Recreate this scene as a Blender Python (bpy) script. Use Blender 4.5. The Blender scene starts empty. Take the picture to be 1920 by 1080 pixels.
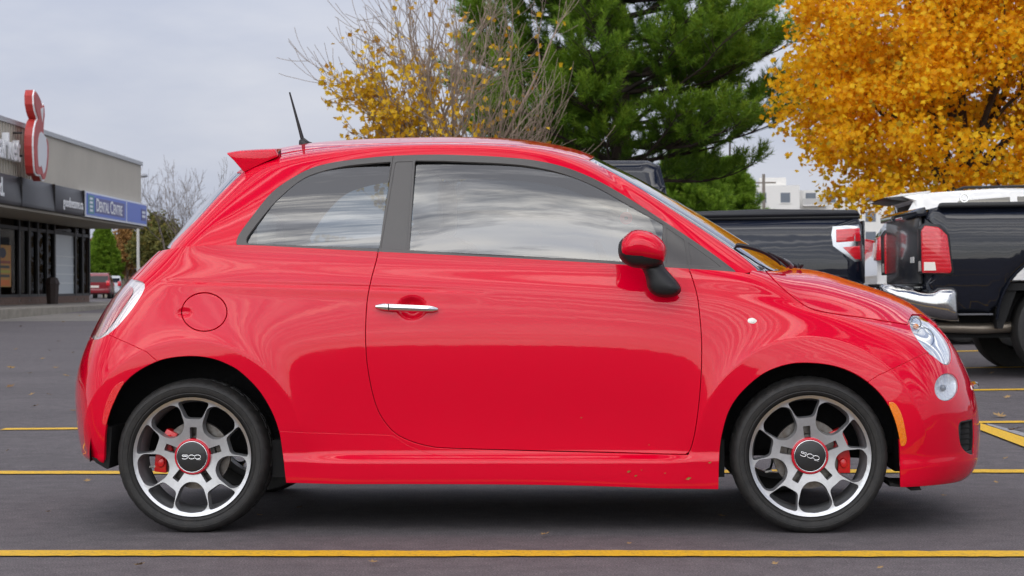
import bpy, bmesh, math, random
import numpy as np
from mathutils import Vector, Matrix
from mathutils.geometry import delaunay_2d_cdt
R = math.radians
rng = np.random.default_rng(7)
random.seed(7)
scene = bpy.context.scene
COL = scene.collection

# ------------------------------------------------------------------ camera
FPX = 3541.0                                   # focal length in pixels of a 1920 wide frame
YAW, PITCH, ROLL = R(3.0), math.atan(2.0 / FPX), R(0.35)
CAM = np.array([0.4213, -6.9875, 0.914])
_f = np.array([-math.sin(YAW) * math.cos(PITCH), math.cos(YAW) * math.cos(PITCH), -math.sin(PITCH)])
_r0 = np.array([math.cos(YAW), math.sin(YAW), 0.0])
_u0 = np.cross(_r0, _f)
_r = math.cos(ROLL) * _r0 - math.sin(ROLL) * _u0
_u = math.sin(ROLL) * _r0 + math.cos(ROLL) * _u0
cd = bpy.data.cameras.new('camera')
cam = bpy.data.objects.new('camera', cd)
COL.objects.link(cam)
M4 = Matrix.Identity(4)
for i in range(3):
    M4[i][0], M4[i][1], M4[i][2], M4[i][3] = _r[i], _u[i], -_f[i], CAM[i]
cam.matrix_world = M4
cd.sensor_width = 36.0
cd.lens = 36.0 * FPX / 1920.0
cd.clip_start, cd.clip_end = 0.1, 6000.0
cd.dof.use_dof = True
cd.dof.focus_distance = 7.15
cd.dof.aperture_fstop = 11.0
scene.camera = cam

# ------------------------------------------------------------------ world, sun, exposure
SUN_EL, SUN_AZ = R(26), R(196)                 # azimuth measured clockwise from +Y
w = bpy.data.worlds.new('World'); scene.world = w; w.use_nodes = True
nt = w.node_tree; nt.nodes.clear()
def wn(t, **k):
    n = nt.nodes.new(t)
    for a, b in k.items(): setattr(n, a, b)
    return n
def wl(a, b): nt.links.new(a, b)
wo = wn('ShaderNodeOutputWorld'); bg = wn('ShaderNodeBackground')
sky = wn('ShaderNodeTexSky', sky_type='NISHITA', sun_disc=False, sun_elevation=SUN_EL, sun_rotation=SUN_AZ,
         altitude=100.0, air_density=1.0, dust_density=1.5, ozone_density=1.5)
bg.inputs['Strength'].default_value = 0.10
tc = wn('ShaderNodeTexCoord'); sx = wn('ShaderNodeSeparateXYZ')
wl(tc.outputs['Generated'], sx.inputs[0])
def wm(op, a, b=None, c=None, clamp=False):
    n = wn('ShaderNodeMath', operation=op, use_clamp=clamp)
    for i, v in enumerate((a, b, c)):
        if v is None: continue
        if isinstance(v, (int, float)): n.inputs[i].default_value = v
        else: wl(v, n.inputs[i])
    return n.outputs[0]
zc = wm('MAXIMUM', sx.outputs['Z'], 0.0)
den = wm('ADD', zc, 0.10)
cxx = wm('DIVIDE', sx.outputs['X'], den); cyy = wm('DIVIDE', sx.outputs['Y'], den)
cmb = wn('ShaderNodeCombineXYZ'); wl(cxx, cmb.inputs[0]); wl(cyy, cmb.inputs[1])
mp = wn('ShaderNodeMapping'); wl(cmb.outputs[0], mp.inputs[0])
mp.inputs['Rotation'].default_value = (0, 0, R(-4)); mp.inputs['Scale'].default_value = (0.16, 1.5, 1.0)
mp.inputs['Location'].default_value = (3.1, 2.05, 0)
n1 = wn('ShaderNodeTexNoise'); n1.inputs['Scale'].default_value = 5.0; n1.inputs['Detail'].default_value = 7
n1.inputs['Roughness'].default_value = 0.64; n1.inputs['Distortion'].default_value = 0.35
wl(mp.outputs[0], n1.inputs['Vector'])
rmp = wn('ShaderNodeValToRGB'); wl(n1.outputs['Fac'], rmp.inputs[0])
e = rmp.color_ramp.elements; e[0].position = 0.46; e[0].color = (0.03, 0.03, 0.03, 1); e[1].position = 0.59; e[1].color = (0.97, 0.97, 0.97, 1)
# low down the layers close up into an even veil
veil = wn('ShaderNodeMapRange', interpolation_type='SMOOTHSTEP'); wl(zc, veil.inputs[0])
veil.inputs[1].default_value = 0.15; veil.inputs[2].default_value = 0.32; veil.inputs[3].default_value = 1.0; veil.inputs[4].default_value = 0.0
# towards the low sun behind the photographer the cloud layers are brighter and more broken
dt = wn('ShaderNodeVectorMath', operation='DOT_PRODUCT'); wl(tc.outputs['Generated'], dt.inputs[0])
dt.inputs[1].default_value = (math.sin(SUN_AZ) * math.cos(SUN_EL), math.cos(SUN_AZ) * math.cos(SUN_EL), math.sin(SUN_EL))
ss = wn('ShaderNodeMapRange', interpolation_type='SMOOTHSTEP'); wl(dt.outputs['Value'], ss.inputs[0])
ss.inputs[1].default_value = -0.5; ss.inputs[2].default_value = 1.0; ss.inputs[3].default_value = 0.0; ss.inputs[4].default_value = 1.0
veilf = wm('MULTIPLY', veil.outputs[0], wm('SUBTRACT', 1.0, wm('MULTIPLY', wm('POWER', ss.outputs[0], 0.8), 0.95)))
cov = wm('MAXIMUM', rmp.outputs[0], veilf)
n2 = wn('ShaderNodeTexNoise'); n2.inputs['Scale'].default_value = 6.5; n2.inputs['Detail'].default_value = 6
wl(mp.outputs[0], n2.inputs['Vector'])
cr2 = wn('ShaderNodeValToRGB'); wl(n2.outputs['Fac'], cr2.inputs[0])
e = cr2.color_ramp.elements; e[0].position = 0.33; e[0].color = (5.6, 5.9, 6.8, 1); e[1].position = 0.66; e[1].color = (12.2, 11.6, 10.5, 1)
vm = wn('ShaderNodeMix', data_type='RGBA')
wl(veilf, vm.inputs[0]); wl(cr2.outputs[0], vm.inputs[6]); n4 = wn('ShaderNodeTexNoise'); n4.inputs['Scale'].default_value = 5.0; n4.inputs['Detail'].default_value = 5; n4.inputs['Roughness'].default_value = 0.55
mp4 = wn('ShaderNodeMapping'); mp4.inputs['Scale'].default_value = (1.0, 1.0, 3.2); wl(tc.outputs['Generated'], mp4.inputs[0]); wl(mp4.outputs[0], n4.inputs['Vector'])
cr4 = wn('ShaderNodeValToRGB'); wl(n4.outputs['Fac'], cr4.inputs[0]); e = cr4.color_ramp.elements
e[0].position = 0.36; e[0].color = (3.72, 4.02, 4.85, 1); e[1].position = 0.66; e[1].color = (4.75, 4.92, 5.45, 1)
wl(cr4.outputs[0], vm.inputs[7])
mx = wn('ShaderNodeMix', data_type='RGBA')
wl(cov, mx.inputs[0]); gs = wn('ShaderNodeVectorMath', operation='MULTIPLY'); wl(sky.outputs[0], gs.inputs[0]); gs.inputs[1].default_value = (0.17, 0.27, 0.46); wl(gs.outputs[0], mx.inputs[6]); wl(vm.outputs[2], mx.inputs[7])
# an overcast sky is about three times as bright overhead as at the horizon
grad = wm('MULTIPLY', wm('MULTIPLY_ADD', zc, 0.9, 0.70), wm('MULTIPLY_ADD', wm('POWER', ss.outputs[0], 1.5), wm('MULTIPLY_ADD', cov, 1.0, -0.2), 1.0))
sc_ = wn('ShaderNodeVectorMath', operation='SCALE'); wl(mx.outputs[2], sc_.inputs[0]); wl(grad, sc_.inputs['Scale'])
wl(sc_.outputs[0], bg.inputs['Color']); wl(bg.outputs[0], wo.inputs[0])
sd = bpy.data.lights.new('sun', 'SUN'); sd.energy = 0.8; sd.angle = R(80); sd.color = (1.0, 0.95, 0.87)
sun = bpy.data.objects.new('sun', sd); COL.objects.link(sun)
sv = Vector((math.sin(SUN_AZ) * math.cos(SUN_EL), math.cos(SUN_AZ) * math.cos(SUN_EL), math.sin(SUN_EL)))
sun.rotation_euler = sv.to_track_quat('Z', 'Y').to_euler()
scene.view_settings.view_transform = 'Standard'; scene.view_settings.look = 'None'
scene.view_settings.exposure = 0.85; scene.view_settings.gamma = 1.0
scene.view_settings.use_curve_mapping = False
scene.cycles.max_bounces = 10; scene.cycles.transparent_max_bounces = 16
scene.cycles.use_denoising = True

# ------------------------------------------------------------------ helpers
def proj(P):
    v = np.asarray(P, float) - CAM
    d = v @ _f
    return np.stack([960 + FPX * (v @ _r) / d, 540 - FPX * (v @ _u) / d], -1)
def at_y(px, py, Y):
    """point of the place seen at (px,py) on the upright plane y=Y"""
    d = _f + _r * ((px - 960) / FPX) + _u * ((540 - py) / FPX)
    t = (Y - CAM[1]) / d[1]
    return CAM + d * t
def at_d(px, py, D):
    return CAM + D * (_f + _r * ((px - 960) / FPX) + _u * ((540 - py) / FPX))
def gz(x, y):
    """height of the lot: nearly level by the camera, rising gently to the far right"""
    x = np.asarray(x, float); y = np.asarray(y, float)
    xs = np.clip(x, -6, 8); yy = np.clip(y - 2.0, 0, 22)
    a = yy * (0.011 + 0.0016 * xs)
    t = np.clip((y - 26) / 45, 0, 1); t = t * t * (3 - 2 * t)
    return a + t * 0.36 * np.clip((14 - x) / 20, 0.0, 1)

_mats = {}
class NT:
    def __init__(s, m): s.m = m; s.t = m.node_tree; s.n = s.t.nodes; s.b = s.n['Principled BSDF']
    def add(s, t, **k):
        n = s.n.new(t)
        for a, b in k.items(): setattr(n, a, b)
        return n
    def link(s, a, b): s.t.links.new(a, b)
def mat(name, col=(0.5, 0.5, 0.5), rough=0.5, metal=0.0, coat=0.0, spec=0.5, emit=None, es=1.0, noise=None, bump=None, alpha=None, trans=0.0, ior=1.45, coat_r=0.03, tl=0.0):
    """noise=(scale, amount, [second colour]); bump=(scale, strength)"""
    if name in _mats: return _mats[name]
    m = bpy.data.materials.new(name); m.use_nodes = True; t = NT(m); b = t.b
    b.inputs['Base Color'].default_value = (*col, 1); b.inputs['Roughness'].default_value = rough
    b.inputs['Metallic'].default_value = metal; b.inputs['Coat Weight'].default_value = coat
    b.inputs['Coat Roughness'].default_value = coat_r
    b.inputs['Specular IOR Level'].default_value = spec; b.inputs['IOR'].default_value = ior
    b.inputs['Transmission Weight'].default_value = trans
    if alpha is not None: b.inputs['Alpha'].default_value = alpha
    if emit: b.inputs['Emission Color'].default_value = (*emit, 1); b.inputs['Emission Strength'].default_value = es
    if noise:
        sc, am = noise[0], noise[1]; c2 = noise[2] if len(noise) > 2 else tuple(c * (1 - am) for c in col)
        c = t.add('ShaderNodeTexCoord'); n = t.add('ShaderNodeTexNoise'); n.inputs['Scale'].default_value = sc; n.inputs['Detail'].default_value = 6
        n.inputs['Roughness'].default_value = 0.62
        t.link(c.outputs['Object'], n.inputs['Vector'])
        r = t.add('ShaderNodeValToRGB'); r.color_ramp.elements[0].position = 0.35; r.color_ramp.elements[1].position = 0.68
        r.color_ramp.elements[0].color = (*col, 1); r.color_ramp.elements[1].color = (*c2, 1)
        t.link(n.outputs['Fac'], r.inputs[0]); t.link(r.outputs[0], b.inputs['Base Color'])
    if bump:
        c = t.add('ShaderNodeTexCoord'); n = t.add('ShaderNodeTexNoise'); n.inputs['Scale'].default_value = bump[0]; n.inputs['Detail'].default_value = 5
        t.link(c.outputs['Object'], n.inputs['Vector'])
        bp = t.add('ShaderNodeBump'); bp.inputs['Strength'].default_value = bump[1]; bp.inputs['Distance'].default_value = 0.01
        t.link(n.outputs['Fac'], bp.inputs['Height']); t.link(bp.outputs[0], b.inputs['Normal'])
    if tl > 0:                                     # thin leaves let light through
        tr = t.add('ShaderNodeBsdfTranslucent'); mixs = t.add('ShaderNodeMixShader'); mixs.inputs[0].default_value = tl
        src = b.inputs['Base Color'].links[0].from_socket if b.inputs['Base Color'].links else None
        if src: t.link(src, tr.inputs[0])
        else: tr.inputs[0].default_value = (*col, 1)
        o = t.n['Material Output']; t.link(b.outputs[0], mixs.inputs[1]); t.link(tr.outputs[0], mixs.inputs[2]); t.link(mixs.outputs[0], o.inputs[0])
    _mats[name] = m
    return m

def mesh_np(name, V, F, N=None, smooth=True):
    V = np.asarray(V, np.float32); F = np.asarray(F, np.int32)
    me = bpy.data.meshes.new(name); k = F.shape[1]
    me.vertices.add(len(V)); me.vertices.foreach_set('co', V.ravel())
    me.loops.add(F.size); me.loops.foreach_set('vertex_index', F.ravel())
    me.polygons.add(len(F)); me.polygons.foreach_set('loop_start', np.arange(0, F.size, k, dtype=np.int32))
    me.polygons.foreach_set('use_smooth', np.full(len(F), bool(smooth)))
    me.update(calc_edges=True); me.validate()
    if N is not None: me.normals_split_custom_set_from_vertices(np.asarray(N, np.float32).tolist())
    return me
def ob(name, me, m=None, parent=None, loc=None):
    o = bpy.data.objects.new(name, me); COL.objects.link(o)
    if m is not None:
        for x in (m if isinstance(m, (list, tuple)) else [m]): me.materials.append(x)
    if parent is not None: o.parent = parent
    if loc is not None: o.location = loc
    return o
def empty(name, loc=(0, 0, 0), rz=0.0):
    o = bpy.data.objects.new(name, None); COL.objects.link(o); o.location = loc; o.rotation_euler = (0, 0, rz)
    o.empty_display_size = 0.2
    return o
def tag(o, label, cat, group=None):
    o['label'] = label; o['category'] = cat
    if group: o['group'] = group
    return o
def kind(o, k): o['kind'] = k; return o
def children(o): return [c for c in bpy.data.objects if c.parent is o]

class MB:
    """collects simple solids into one mesh"""
    def __init__(s): s.v = []; s.f = []; s.n = 0
    def addm(s, V, F):
        V = [tuple(map(float, p)) for p in V]
        s.v += V; s.f += [tuple(i + s.n for i in f) for f in F]; s.n += len(V); return s
    def box(s, a, b):
        x0, y0, z0 = a; x1, y1, z1 = b
        return s.addm([(x0,y0,z0),(x1,y0,z0),(x1,y1,z0),(x0,y1,z0),(x0,y0,z1),(x1,y0,z1),(x1,y1,z1),(x0,y1,z1)],
                      [(0,3,2,1),(4,5,6,7),(0,1,5,4),(1,2,6,5),(2,3,7,6),(3,0,4,7)])
    def prism(s, pts, ax, a, b):
        """polygon pts in the two other axes, extruded along axis ax from a to b"""
        n = len(pts); V = []
        ar = sum(pts[i][0] * pts[(i+1) % n][1] - pts[(i+1) % n][0] * pts[i][1] for i in range(n))
        for h in (a, b):
            for p in pts:
                q = [p[0], p[1]]; q.insert(ax, h); V.append(q)
        F = [tuple(range(n - 1, -1, -1)), tuple(range(n, 2 * n))] + [(i, (i + 1) % n, n + (i + 1) % n, n + i) for i in range(n)]
        flip = (ar < 0) != (ax == 1)
        if flip != (b < a): F = [tuple(reversed(f)) for f in F]
        return s.addm(V, F)
    def tube(s, pts, rad, seg=8, cap=True):
        pts = [np.array(p, float) for p in pts]; n = len(pts)
        rad = [rad] * n if np.isscalar(rad) else list(rad)
        V = []; ref = None
        for i in range(n):
            t = pts[min(i + 1, n - 1)] - pts[max(i - 1, 0)]; t = t / (np.linalg.norm(t) + 1e-9)
            if ref is None: ref = np.array([0, 0, 1.0]) if abs(t[2]) < 0.9 else np.array([1.0, 0, 0])
            a = ref - t * (ref @ t); a /= np.linalg.norm(a); b = np.cross(t, a); ref = a
            for k in range(seg):
                an = 2 * math.pi * k / seg; V.append(pts[i] + rad[i] * (math.cos(an) * a + math.sin(an) * b))
        F = [(i * seg + k, i * seg + (k + 1) % seg, (i + 1) * seg + (k + 1) % seg, (i + 1) * seg + k) for i in range(n - 1) for k in range(seg)]
        if cap: F += [tuple(range(seg - 1, -1, -1)), tuple(range((n - 1) * seg, n * seg))]
        return s.addm(V, F)
    def lathe(s, prof, c, ax=1, seg=48, flip=False):
        """prof: (radius, offset along ax); c: centre"""
        V = []; n = len(prof); o1, o2 = [(1, 2), (2, 0), (0, 1)][ax]
        for r, h in prof:
            for k in range(seg):
                a = 2 * math.pi * k / seg; q = [c[0], c[1], c[2]]
                q[ax] += h; q[o1] += r * math.cos(a); q[o2] += r * math.sin(a); V.append(q)
        F = [(i * seg + k, i * seg + (k + 1) % seg, (i + 1) * seg + (k + 1) % seg, (i + 1) * seg + k) for i in range(n - 1) for k in range(seg)]
        if flip: F = [tuple(reversed(f)) for f in F]
        return s.addm(V, F)
    def build(s, name, m, parent=None, smooth=False, bevel=0.0, seg=2, loc=None, fixn=False, ang=None):
        me = bpy.data.meshes.new(name); me.from_pydata(s.v, [], s.f); me.update()
        if fixn or bevel > 0:
            bm = bmesh.new(); bm.from_mesh(me)
            if fixn: bmesh.ops.recalc_face_normals(bm, faces=bm.faces)
            if bevel > 0:
                ed = [e for e in bm.edges if len(e.link_faces) == 2 and e.calc_face_angle(0) > R(30)]
                bmesh.ops.bevel(bm, geom=ed, offset=bevel, segments=seg, profile=0.5, affect='EDGES', clamp_overlap=True)
            bm.to_mesh(me); bm.free()
        if smooth or bevel > 0:
            me.polygons.foreach_set('use_smooth', [True] * len(me.polygons))
            me.set_sharp_from_angle(angle=ang if ang else R(40))
        return ob(name, me, m, parent, loc)

def crom(P, n=8, closed=True):
    """Catmull-Rom resampling"""
    P = np.asarray(P, float); m = len(P); out = []
    for i in range(m if closed else m - 1):
        if closed: a, b, c, d = P[(i - 1) % m], P[i], P[(i + 1) % m], P[(i + 2) % m]
        else: a, b, c, d = P[max(i - 1, 0)], P[i], P[i + 1], P[min(i + 2, m - 1)]
        for k in range(n):
            t = k / n
            out.append(0.5 * ((2 * b) + (-a + c) * t + (2 * a - 5 * b + 4 * c - d) * t * t + (-a + 3 * b - 3 * c + d) * t ** 3))
    if not closed: out.append(P[-1])
    return np.array(out)
def sdf(poly, Q, closed=True):
    """signed distance of points Q to a polygon (negative inside); unsigned for open lines"""
    poly = np.asarray(poly, float); best = np.full(len(Q), 1e18); ins = np.zeros(len(Q), bool)
    m = len(poly)
    for i in range(m if closed else m - 1):
        a = poly[i]; b = poly[(i + 1) % m]; ab = b - a
        t = np.clip(((Q - a) @ ab) / (ab @ ab + 1e-12), 0, 1)
        dd = ((Q - a - t[:, None] * ab) ** 2).sum(1); best = np.minimum(best, dd)
        if closed:
            c = (a[1] > Q[:, 1]) != (b[1] > Q[:, 1])
            with np.errstate(divide='ignore', invalid='ignore'):
                xi = (b[0] - a[0]) * (Q[:, 1] - a[1]) / (b[1] - a[1] + 1e-30) + a[0]
            ins ^= c & (Q[:, 0] < xi)
    d = np.sqrt(best)
    return np.where(ins, -d, d) if closed else d
# ================================================================== ground, markings
def ground_at(px, py, lift=0.0):
    d = _f + _r * ((px - 960) / FPX) + _u * ((540 - py) / FPX); t = 5.0
    for _ in range(60):
        p = CAM + d * t; g_ = float(gz(p[0], p[1])) + lift
        t += (g_ - p[2]) / d[2] * 0.7 if d[2] < 0 else 0
    return CAM + d * t
def nonlin(a, b, n, p):
    t = np.linspace(-1, 1, n); return np.sign(t) * np.abs(t) ** p * (b - a) / 2 + (a + b) / 2
gxs = np.unique(np.round(np.concatenate([np.linspace(-40, 40, 161), np.linspace(-2500, 2500, 41)]), 3))
gys = np.unique(np.round(np.concatenate([np.linspace(-40, 100, 281), np.linspace(-1500, 4500, 41)]), 3))
XX, YY = np.meshgrid(gxs, gys); ZZ = gz(XX, YY)
i_ = np.arange(XX.size).reshape(XX.shape)
F = np.stack([i_[:-1, :-1].ravel(), i_[:-1, 1:].ravel(), i_[1:, 1:].ravel(), i_[1:, :-1].ravel()], 1)
def asphalt(name, c1, c2, speck=0.5):
    m = mat(name, c1, 0.86); t = NT(m); b = t.b
    tc_ = t.add('ShaderNodeTexCoord')
    big = t.add('ShaderNodeTexNoise'); big.inputs['Scale'].default_value = 0.35; big.inputs['Detail'].default_value = 7; big.inputs['Roughness'].default_value = 0.6
    mpn = t.add('ShaderNodeMapping'); mpn.inputs['Scale'].default_value = (0.35, 1.0, 1.0); t.link(tc_.outputs['Object'], mpn.inputs[0]); t.link(mpn.outputs[0], big.inputs['Vector'])
    fine = t.add('ShaderNodeTexNoise'); fine.inputs['Scale'].default_value = 160; fine.inputs['Detail'].default_value = 3; t.link(tc_.outputs['Object'], fine.inputs['Vector'])
    vor = t.add('ShaderNodeTexVoronoi'); vor.inputs['Scale'].default_value = 120; t.link(tc_.outputs['Object'], vor.inputs['Vector'])
    r1 = t.add('ShaderNodeValToRGB'); t.link(big.outputs['Fac'], r1.inputs[0]); r1.color_ramp.elements[0].position = .32; r1.color_ramp.elements[1].position = .7
    r1.color_ramp.elements[0].color = (*c1, 1); r1.color_ramp.elements[1].color = (*c2, 1)
    r2 = t.add('ShaderNodeValToRGB'); t.link(fine.outputs['Fac'], r2.inputs[0]); r2.color_ramp.elements[0].position = .3; r2.color_ramp.elements[1].position = .72
    r2.color_ramp.elements[0].color = (.42, .42, .42, 1); r2.color_ramp.elements[1].color = (1.75, 1.72, 1.70, 1)
    mm = t.add('ShaderNodeMix', data_type='RGBA', blend_type='MULTIPLY'); mm.inputs[0].default_value = 1.0; t.link(r1.outputs[0], mm.inputs[6]); t.link(r2.outputs[0], mm.inputs[7])
    md = t.add('ShaderNodeTexNoise'); md.inputs['Scale'].default_value = 9; md.inputs['Detail'].default_value = 8; md.inputs['Roughness'].default_value = .75; t.link(tc_.outputs['Object'], md.inputs['Vector'])
    r5 = t.add('ShaderNodeValToRGB'); t.link(md.outputs['Fac'], r5.inputs[0]); r5.color_ramp.elements[0].position = .33; r5.color_ramp.elements[1].position = .66; r5.color_ramp.elements[0].color = (.74, .74, .75, 1); r5.color_ramp.elements[1].color = (1.2, 1.19, 1.18, 1)
    m5 = t.add('ShaderNodeMix', data_type='RGBA', blend_type='MULTIPLY'); m5.inputs[0].default_value = 1.0; t.link(mm.outputs[2], m5.inputs[6]); t.link(r5.outputs[0], m5.inputs[7]); mm = m5
    # pale stones here and there
    wn_ = t.add('ShaderNodeTexWhiteNoise'); t.link(vor.outputs['Position'], wn_.inputs['Vector'])
    gt = t.add('ShaderNodeMath', operation='GREATER_THAN'); gt.inputs[1].default_value = 0.965; t.link(wn_.outputs['Value'], gt.inputs[0])
    lt = t.add('ShaderNodeMath', operation='LESS_THAN'); lt.inputs[1].default_value = 0.0028 * 120; t.link(vor.outputs['Distance'], lt.inputs[0])
    ml = t.add('ShaderNodeMath', operation='MULTIPLY'); t.link(gt.outputs[0], ml.inputs[0]); t.link(lt.outputs[0], ml.inputs[1])
    ml2 = t.add('ShaderNodeMath', operation='MULTIPLY'); ml2.inputs[1].default_value = speck; t.link(ml.outputs[0], ml2.inputs[0])
    m3 = t.add('ShaderNodeMix', data_type='RGBA'); t.link(ml2.outputs[0], m3.inputs[0]); t.link(mm.outputs[2], m3.inputs[6]); m3.inputs[7].default_value = (.32, .30, .28, 1)
    t.link(m3.outputs[2], b.inputs['Base Color'])
    bp = t.add('ShaderNodeBump'); bp.inputs['Strength'].default_value = 0.55; bp.inputs['Distance'].default_value = 0.004; t.link(fine.outputs['Fac'], bp.inputs['Height']); t.link(bp.outputs[0], b.inputs['Normal'])
    return m
ASPH = asphalt('asphalt', (0.078, 0.070, 0.074), (0.114, 0.102, 0.107))
kind(ob('ground', mesh_np('ground', np.stack([XX.ravel(), YY.ravel(), ZZ.ravel()], 1), F, None, True), ASPH), 'structure')
def strip(pts_l, pts_r, lift):
    """sheet between two polylines lying on the lot"""
    V = []; 
    for a, b in zip(pts_l, pts_r):
        for q_ in (a, b): V.append((q_[0], q_[1], float(gz(q_[0], q_[1])) + lift))
    return V, [(2 * i, 2 * i + 1, 2 * i + 3, 2 * i + 2) for i in range(len(pts_l) - 1)]
def sheet(name, V, F, m):
    mb = MB().addm(V, F); o = mb.build(name, m, fixn=True)
    if o.data.polygons[0].normal.z < 0: o.data.flip_normals()
    return o
# older, paler roadway beyond the lot on the left, with its kerb, then the pavement before the shops
OLD = asphalt('old_roadway', (0.165, 0.155, 0.140), (0.215, 0.20, 0.18), .3)
CONC = mat('pavement_concrete', (0.24, 0.22, 0.195), 0.9, noise=(1.2, .25, (.30, .27, .23)), bump=(30, .3))
yr0 = ground_at(90, 603)[1]; 
xs = np.linspace(-60, -3, 30)
V, F = strip([(x, yr0 + 1.5 * math.sin(x * .3) * .25) for x in xs], [(x, 61.5) for x in xs], 0.004); kind(sheet('roadway', V, F, OLD), 'structure')
yell = mat('line_yellow', (0.72, 0.42, 0.012), 0.7)
def worn(m, scale=55, amt=0.45, under=(0.07, 0.066, 0.068)):
    t = NT(m); c = t.add('ShaderNodeTexCoord'); n = t.add('ShaderNodeTexNoise'); n.inputs['Scale'].default_value = scale; n.inputs['Detail'].default_value = 8; n.inputs['Roughness'].default_value = .7
    t.link(c.outputs['Object'], n.inputs['Vector']); r = t.add('ShaderNodeValToRGB'); t.link(n.outputs['Fac'], r.inputs[0])
    base = tuple(t.b.inputs['Base Color'].default_value); r.color_ramp.elements[0].position = .28; r.color_ramp.elements[0].color = (*[u * amt + v * (1 - amt) for u, v in zip(under, base[:3])], 1)
    r.color_ramp.elements[1].position = .5; r.color_ramp.elements[1].color = base; t.link(r.outputs[0], t.b.inputs['Base Color'])
worn(yell, 70, .75)
LINES = [-0.548, 2.27, 4.98, 7.75, 10.5, 13.3, 16.0, 18.8]
xe = ground_at(4, 808)[0]
for i, yl in enumerate(LINES):
    x0 = xe - 0.07 + 0.02 * i - (0.25 if i < 1 else 0); x1 = 11.0
    xs = np.linspace(x0 - (3 if i == 0 else 0), x1, 420 if i < 3 else 60); hw = 0.068
    j1, j2 = rng.normal(size=len(xs)) * .0035, rng.normal(size=len(xs)) * .0035; w1 = .006 * np.sin(xs * 1.3 + i) + .004 * np.sin(xs * 4.1)
    V, F = strip([(x, yl - hw + a + c) for x, a, c in zip(xs, j1, w1)], [(x, yl + hw + b + c) for x, b, c in zip(xs, j2, w1)], 0.005)
    o = sheet('parking_line', V, F, yell)
    tag(o, ['yellow parking line painted on the asphalt nearest the camera, before the red car', 'yellow parking line along the far side of the red car', 'second yellow parking line beyond the red car', 'third yellow parking line beyond the red car', 'fourth yellow parking line beyond the red car, under the pickup trucks', 'fifth yellow parking line beyond the red car, past the pickup trucks', 'sixth yellow parking line beyond the red car', 'farthest yellow parking line beyond the vehicles'][i], 'road marking', 'yellow parking lines across the lot')
q4 = [ground_at(*p, .006) for p in ((1838, 794), (1838, 807), (1960, 854), (1960, 834))]
o = sheet('hatch_line', [(p[0], p[1], float(gz(p[0], p[1])) + .0095) for p in q4], [(0, 1, 2, 3)], yell); tag(o, 'thick diagonal yellow hatch stripe ahead of the red car', 'road marking')
WP = mat('line_white_old', (0.30, 0.29, 0.30), 0.8); worn(WP, 30, .9)
q4 = [ground_at(*p, .006) for p in ((1850, 793.5), (1853, 797.5), (1962, 832), (1960, 822))]
o = sheet('faded_line', [(p[0], p[1], float(gz(p[0], p[1])) + .0075) for p in q4], [(0, 1, 2, 3)], WP); tag(o, 'faded pale stripe beside the diagonal yellow hatch stripe', 'road marking')
# leaves blown over the lot
LEAFM = [mat('leaf_brown', (0.16, 0.085, 0.03), .8), mat('leaf_tan', (0.30, 0.19, 0.08), .8), mat('leaf_ochre', (0.38, 0.22, 0.03), .8)]
def maple_leaf(s=0.06, curl=0.25):
    o_ = [(0, -1), (.12, -.35), (.55, -.55), (.45, -.2), (1.0, .1), (.7, .25), (.75, .6), (.35, .45), (.2, .75), (0, 1.1), (-.2, .75), (-.35, .45), (-.75, .6), (-.7, .25), (-1, .1), (-.45, -.2), (-.55, -.55), (-.12, -.35)]
    V = [(0, 0, .02 * s)] + [(x * s, y * s, s * curl * (x * x + y * y) * .5 + s * .06 * math.sin(3 * x + y)) for x, y in o_]; n = len(o_)
    me = bpy.data.meshes.new('fallen_leaf'); me.from_pydata(V, [], [(0, 1 + i, 1 + (i + 1) % n) for i in range(n)]); me.update(); return me
lm = []
for j in range(3):
    me = maple_leaf(0.045, .35 + .25 * j); me.materials.append(LEAFM[j]); lm.append(me)
spots = [(92, 657, 0), (80, 673, 1), (137, 661, 1), (94, 740, 0), (64, 762, 0), (14, 845, 1), (165, 902, 1), (138, 770, 0), (60, 740, 1), (125, 705, 1), (38, 612, 1), (118, 604, 2), (150, 620, 1), (488, 967, 1), (1352, 968, 1), (560, 952, 0), (1020, 1003, 1), (700, 1055, 1), (1452, 1058, 1), (1770, 930, 1), (1886, 860, 1), (1875, 780, 1), (20, 690, 2), (128, 580, 2), (70, 585, 1), (150, 592, 2), (30, 655, 1), (110, 640, 0), (55, 700, 1), (18, 725, 0), (105, 690, 1), (1890, 745, 1), (1860, 700, 1), (1905, 805, 0), (1868, 905, 1), (260, 1060, 1), (1180, 1020, 1), (90, 960, 1), (1650, 1065, 1)]
for i, (px, py, k) in enumerate(spots):
    p = ground_at(px, py, .01); o = bpy.data.objects.new('fallen_leaf', lm[k]); COL.objects.link(o)
    o.location = (p[0], p[1], float(gz(p[0], p[1])) + (0.012)); o.rotation_euler = (random.uniform(-.3, .3), random.uniform(-.3, .3), random.uniform(0, 6.3)); s_ = random.uniform(.6, 1.2) * (.4 if py > 830 else 1); o.scale = (s_, s_, s_)
    tag(o, 'small dry fallen leaf lying on the asphalt', 'leaf', 'dry leaves scattered on the asphalt')
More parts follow.
